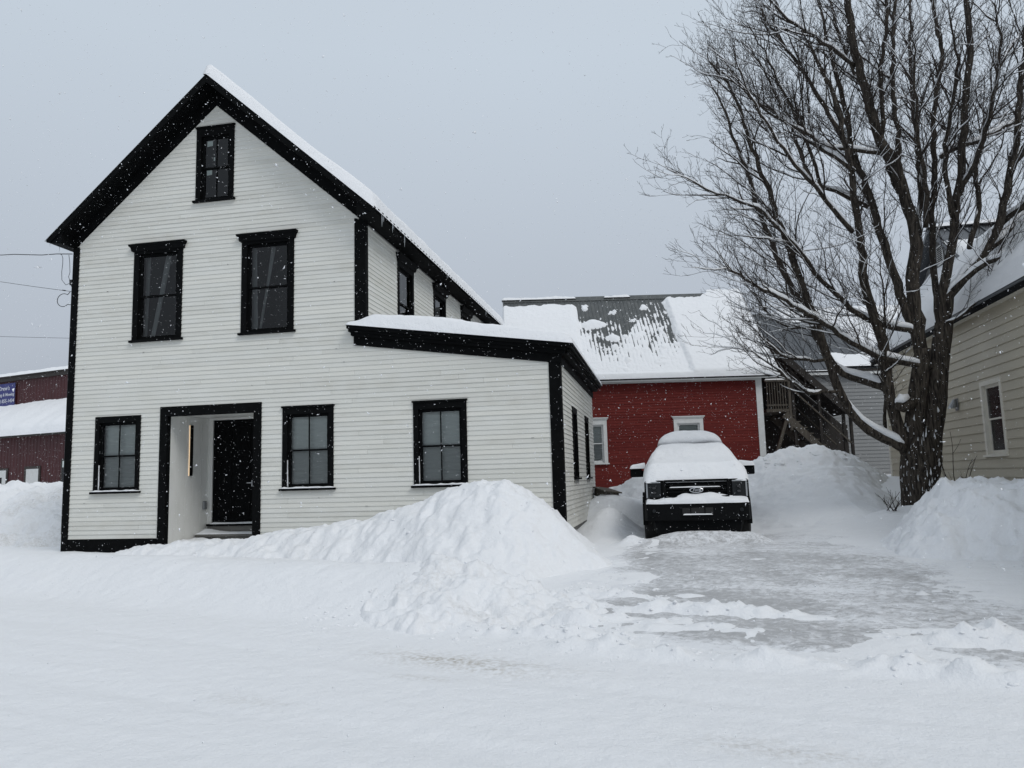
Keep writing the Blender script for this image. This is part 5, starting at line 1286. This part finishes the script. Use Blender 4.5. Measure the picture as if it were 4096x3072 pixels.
SPEC = {'S': (3.7, .9, 2.9, .009, .024, 9, 5, 25, 58), 'B': (3.9, .45, 1.35, .0060, .0095, 6, 4, 28, 62),
        'T': (5.4, .20, .60, .0048, .0062, 5, 3, 28, 60), 'U': (5.2, .06, .20, .0034, .0040, 2, 3, 30, 65)}
NEXT = {'S': 'B', 'B': 'T', 'T': 'U', 'U': None}
def spray(path, rad, lvl, span0=.2, fade=.62):
    """recursive side shoots along a path"""
    dens, l0, l1, ra, rb, ns, sides, a0, a1 = SPEC[lvl]
    L = sum((path[i + 1] - path[i]).length for i in range(len(path) - 1))
    n = int(L * (1 - span0) * dens + T.random())
    for k in range(n):
        f = span0 + (1 - span0) * (k + T.random()) / n
        i = min(len(path) - 2, int(f * (len(path) - 1)))
        tan = (path[i + 1] - path[i]).normalized(); s = path[i].lerp(path[i + 1], T.random())
        outw = (s - CEN); outw.z *= .3
        outw = outw.normalized() * .24 if outw.length > .01 else Vector((0, 0, 0))
        d = side_dir(tan, math.radians(T.uniform(a0, a1)), outw + Vector((0, 0, .22)))
        if d.z < -.12: d.z = abs(d.z) * .3
        ln = T.uniform(l0, l1) * (1.15 - fade * f); r0 = min(rad[min(i, len(rad) - 1)] * .62, T.uniform(ra, rb))
        p = grow(s, d, ln, r0, ns, .035 if lvl == 'S' else .06, .12 if lvl == 'S' else .20)
        rd = [max(.0029, r0 * (1 - .72 * j / ns)) for j in range(ns + 1)]
        (branches if lvl in 'SB' else twigs).tube(p, rd, sides, lvl in 'SB')
        if lvl == 'S' or (lvl == 'B' and T.random() < .22): cap_snow(p, rd, .9, .009)
        if NEXT[lvl]: spray(p, rd, NEXT[lvl], .10 if lvl == 'S' else .15)
for kind, r0, r1, pts in LIMBS:
    path = smooth_path(pts, .2, .016 if kind == 'limb' else .0)
    n = len(path)
    if kind == 'limb': r0 *= .88; r1 *= .9
    rad = [r1 + (r0 - r1) * (1 - i / (n - 1)) ** .85 for i in range(n)]
    if kind == 'trunk':
        ns = 28; mb = MB(); rings = []
        flare = pts[0][2] < .5
        for i, p in enumerate(path):
            ring = []
            for k in range(ns):
                a = 2 * math.pi * k / ns
                q = 1 + .10 * math.sin(a * 3 + p.z * .9) + .05 * math.sin(a * 7 - p.z * 1.7) + .035 * T.uniform(-1, 1) + .03 * math.sin(a * 13 + p.z * 3)
                fl = (.70 + .30 * min(1, max(0, (p.z - .55) / .7))) if flare else 1
                ring.append((p.x + rad[i] * q * fl * math.cos(a), p.y + rad[i] * q * fl * math.sin(a) * .92, p.z))
            rings.append(ring)
        mb.loft(rings); mb.build('trunk', M['bark'], maple, smooth=True)
    else:
        mb = MB(); mb.tube(path, [r * T.uniform(.94, 1.06) for r in rad], 12 if r0 > .09 else 8)
        mb.build('limb', M['bark'], maple, smooth=True)
        cap_snow(path, rad, 1.0)
        spray(path, rad, 'S', .2, .72); spray(path, rad, 'B', .15)
        tip = path[-1] - path[-2]
        p = grow(path[-1], tip, .35, .01, 7, .06, .12); rd = [max(.005, r1 * (1 - .8 * j / 7)) for j in range(8)]
        branches.tube(p, rd, 5); spray(p, rd, 'T', .05)
# broken stub on the left of the trunk and snow in the forks
stub = MB().tube([(.05, -.2, 2.75), (-.18, -.35, 2.62), (-.36, -.42, 2.66)], [.13, .11, .085], 10); stub.build('stub', M['bark'], maple, smooth=True)
cap_snow([Vector((.0, -.26, 2.78)), Vector((-.12, -.32, 2.72)), Vector((-.22, -.37, 2.68)), Vector((-.30, -.40, 2.69)), Vector((-.37, -.42, 2.70))], [.13, .12, .11, .10, .09], 1.3)
# snow plastered in the bark furrows near the base
ps = MB()
for k in range(70):
    a = T.uniform(math.pi * .95, math.pi * 1.95); z = T.uniform(.75, 1.95) if k < 58 else T.uniform(1.95, 2.6)
    f = min(1, max(0, (z - .16) / 1.8)); r = (.44 - .08 * f) * (.70 + .30 * min(1, max(0, (z - .55) / .7))) * (1 + .10 * math.sin(a * 3 + z * .9) + .05 * math.sin(a * 7 - z * 1.7)) + .004
    cx = .0 + .11 * (z - .16); c = Vector((cx + r * math.cos(a), r * math.sin(a) * .92, z)); o_ = Vector((math.cos(a), math.sin(a), 0)); sd = Vector((-math.sin(a), math.cos(a), 0))
    h = T.uniform(.03, .15); w = T.uniform(.005, .017); tl = T.uniform(-.12, .12)
    ps.add([c - sd * w - Vector((0, 0, h * .4)) - o_ * .02, c + sd * (w + tl * h) + Vector((0, 0, h)) - o_ * .02, c + sd * w * 1.2 - Vector((0, 0, h * .7)) - o_ * .02, c + o_ * .022, c + sd * w * .5 + o_ * .02 - Vector((0, 0, h * .3))],
           [(0, 3, 1), (1, 3, 4), (1, 4, 2), (0, 2, 4), (0, 4, 3)])
tag(ps.build('trunk_snow', M['snow'], maple, smooth=True), kind='stuff')
tag(branches.build('crown', M['twig'], maple, smooth=True), kind='stuff')
tag(twigs.build('twigs', M['twig'], maple), kind='stuff')
tag(snowp.build('limb_snow', M['snow'], maple, smooth=True), kind='stuff')

# shoots beside the trunk
def shrub(loc, stems, hgt, spread, label, seed):
    S = random.Random(seed); mb = MB()
    for k in range(stems):
        a = S.uniform(0, 6.28); p = Vector((S.gauss(0, .06), S.gauss(0, .06), 0)); d = Vector((math.cos(a) * spread, math.sin(a) * spread, 1)).normalized(); pts = [p.copy()]; h = hgt * S.uniform(.5, 1)
        for i in range(6):
            d = (d + Vector((S.gauss(0, .07), S.gauss(0, .07), .03))).normalized(); p = p + d * h / 6; pts.append(p.copy())
        mb.tube(pts, [.010 - .0009 * i for i in range(7)], 4)
        for i in range(1, 6):
            if S.random() < .55:
                q = pts[i]; e_ = (d + Vector((S.uniform(-1, 1), S.uniform(-1, 1), .2))).normalized()
                mb.tube([q, q + e_ * h * .15, q + e_ * h * .25 + Vector((0, 0, .04))], [.005, .004, .003], 3)
    o = mb.build('shrub', M['twig'], smooth=True); o.location = loc
    return tag(o, label, 'shrub', 'leafless shoots by the maple')
shrub((19.05, 3.1, .7), 5, 1.55, .45, 'tall leafless shoots standing right of the maple trunk', 5)
shrub((17.6, 2.5, .45), 8, .55, .9, 'low leafless twigs poking from snow left of the maple base', 6)
shrub((19.5, 2.6, .8), 5, .5, .7, 'tiny leafless twigs poking from the snow below the cream wall', 7)

# ---------------------------------------------------------------- falling snow
N = 120000
rg = np.random.default_rng(5)
c = np.stack([rg.uniform(-7, 23, N), rg.uniform(-12.6, 9, N), rg.uniform(-.2, 10.5, N)], 1)
keep = ~((c[:, 0] > -.5) & (c[:, 0] < 11.5) & (c[:, 1] > -.3)) & ~((c[:, 1] > -.2) & (c[:, 1] < 6) & (c[:, 0] > 12.3) & (c[:, 0] < 14.8) & (c[:, 2] < 2.4)) & (c[:, 2] > g_base(c[:, 0], c[:, 1]) + .1) & (np.hypot(c[:, 0] - 12.96, c[:, 1] + 14.93) > 3.0)
c = c[keep]; N = len(c)
r = np.clip(np.exp(rg.normal(math.log(.0031), .48, N)), .0018, .010)
q = rg.normal(size=(N, 3, 3))
a = q[:, 0]; a /= np.linalg.norm(a, axis=1)[:, None]
b_ = np.cross(a, q[:, 1]); b_ /= np.linalg.norm(b_, axis=1)[:, None]
d_ = np.cross(a, b_)
k1 = rg.uniform(.8, 1.9, (N, 1)); k2 = rg.uniform(.6, 1.1, (N, 1)); k3 = rg.uniform(.25, .7, (N, 1)); R_ = r[:, None]
V = np.stack([c + a * R_ * k1 * 1.2, c - a * R_ * k1 * .6 + b_ * R_ * k2, c - a * R_ * k1 * .6 - b_ * R_ * k2, c + d_ * R_ * (k3 + .3)], 1).reshape(-1, 3)
F = np.array([(0, 2, 1), (0, 1, 3), (1, 2, 3), (2, 0, 3)])
F = (F[None] + 4 * np.arange(N)[:, None, None]).reshape(-1, 3)
me = bpy.data.meshes.new('falling_snow')
me.vertices.add(len(V)); me.vertices.foreach_set('co', V.astype(np.float32).ravel())
me.loops.add(F.size); me.loops.foreach_set('vertex_index', F.astype(np.int32).ravel())
me.polygons.add(len(F)); me.polygons.foreach_set('loop_start', np.arange(0, F.size, 3, dtype=np.int32))
me.update(calc_edges=True)
me.materials.append(M['flake'])
fs_ = bpy.data.objects.new('falling_snow', me); COL.objects.link(fs_)
tag(fs_, 'white snowflakes drifting down through the air', 'snowfall', kind='stuff')
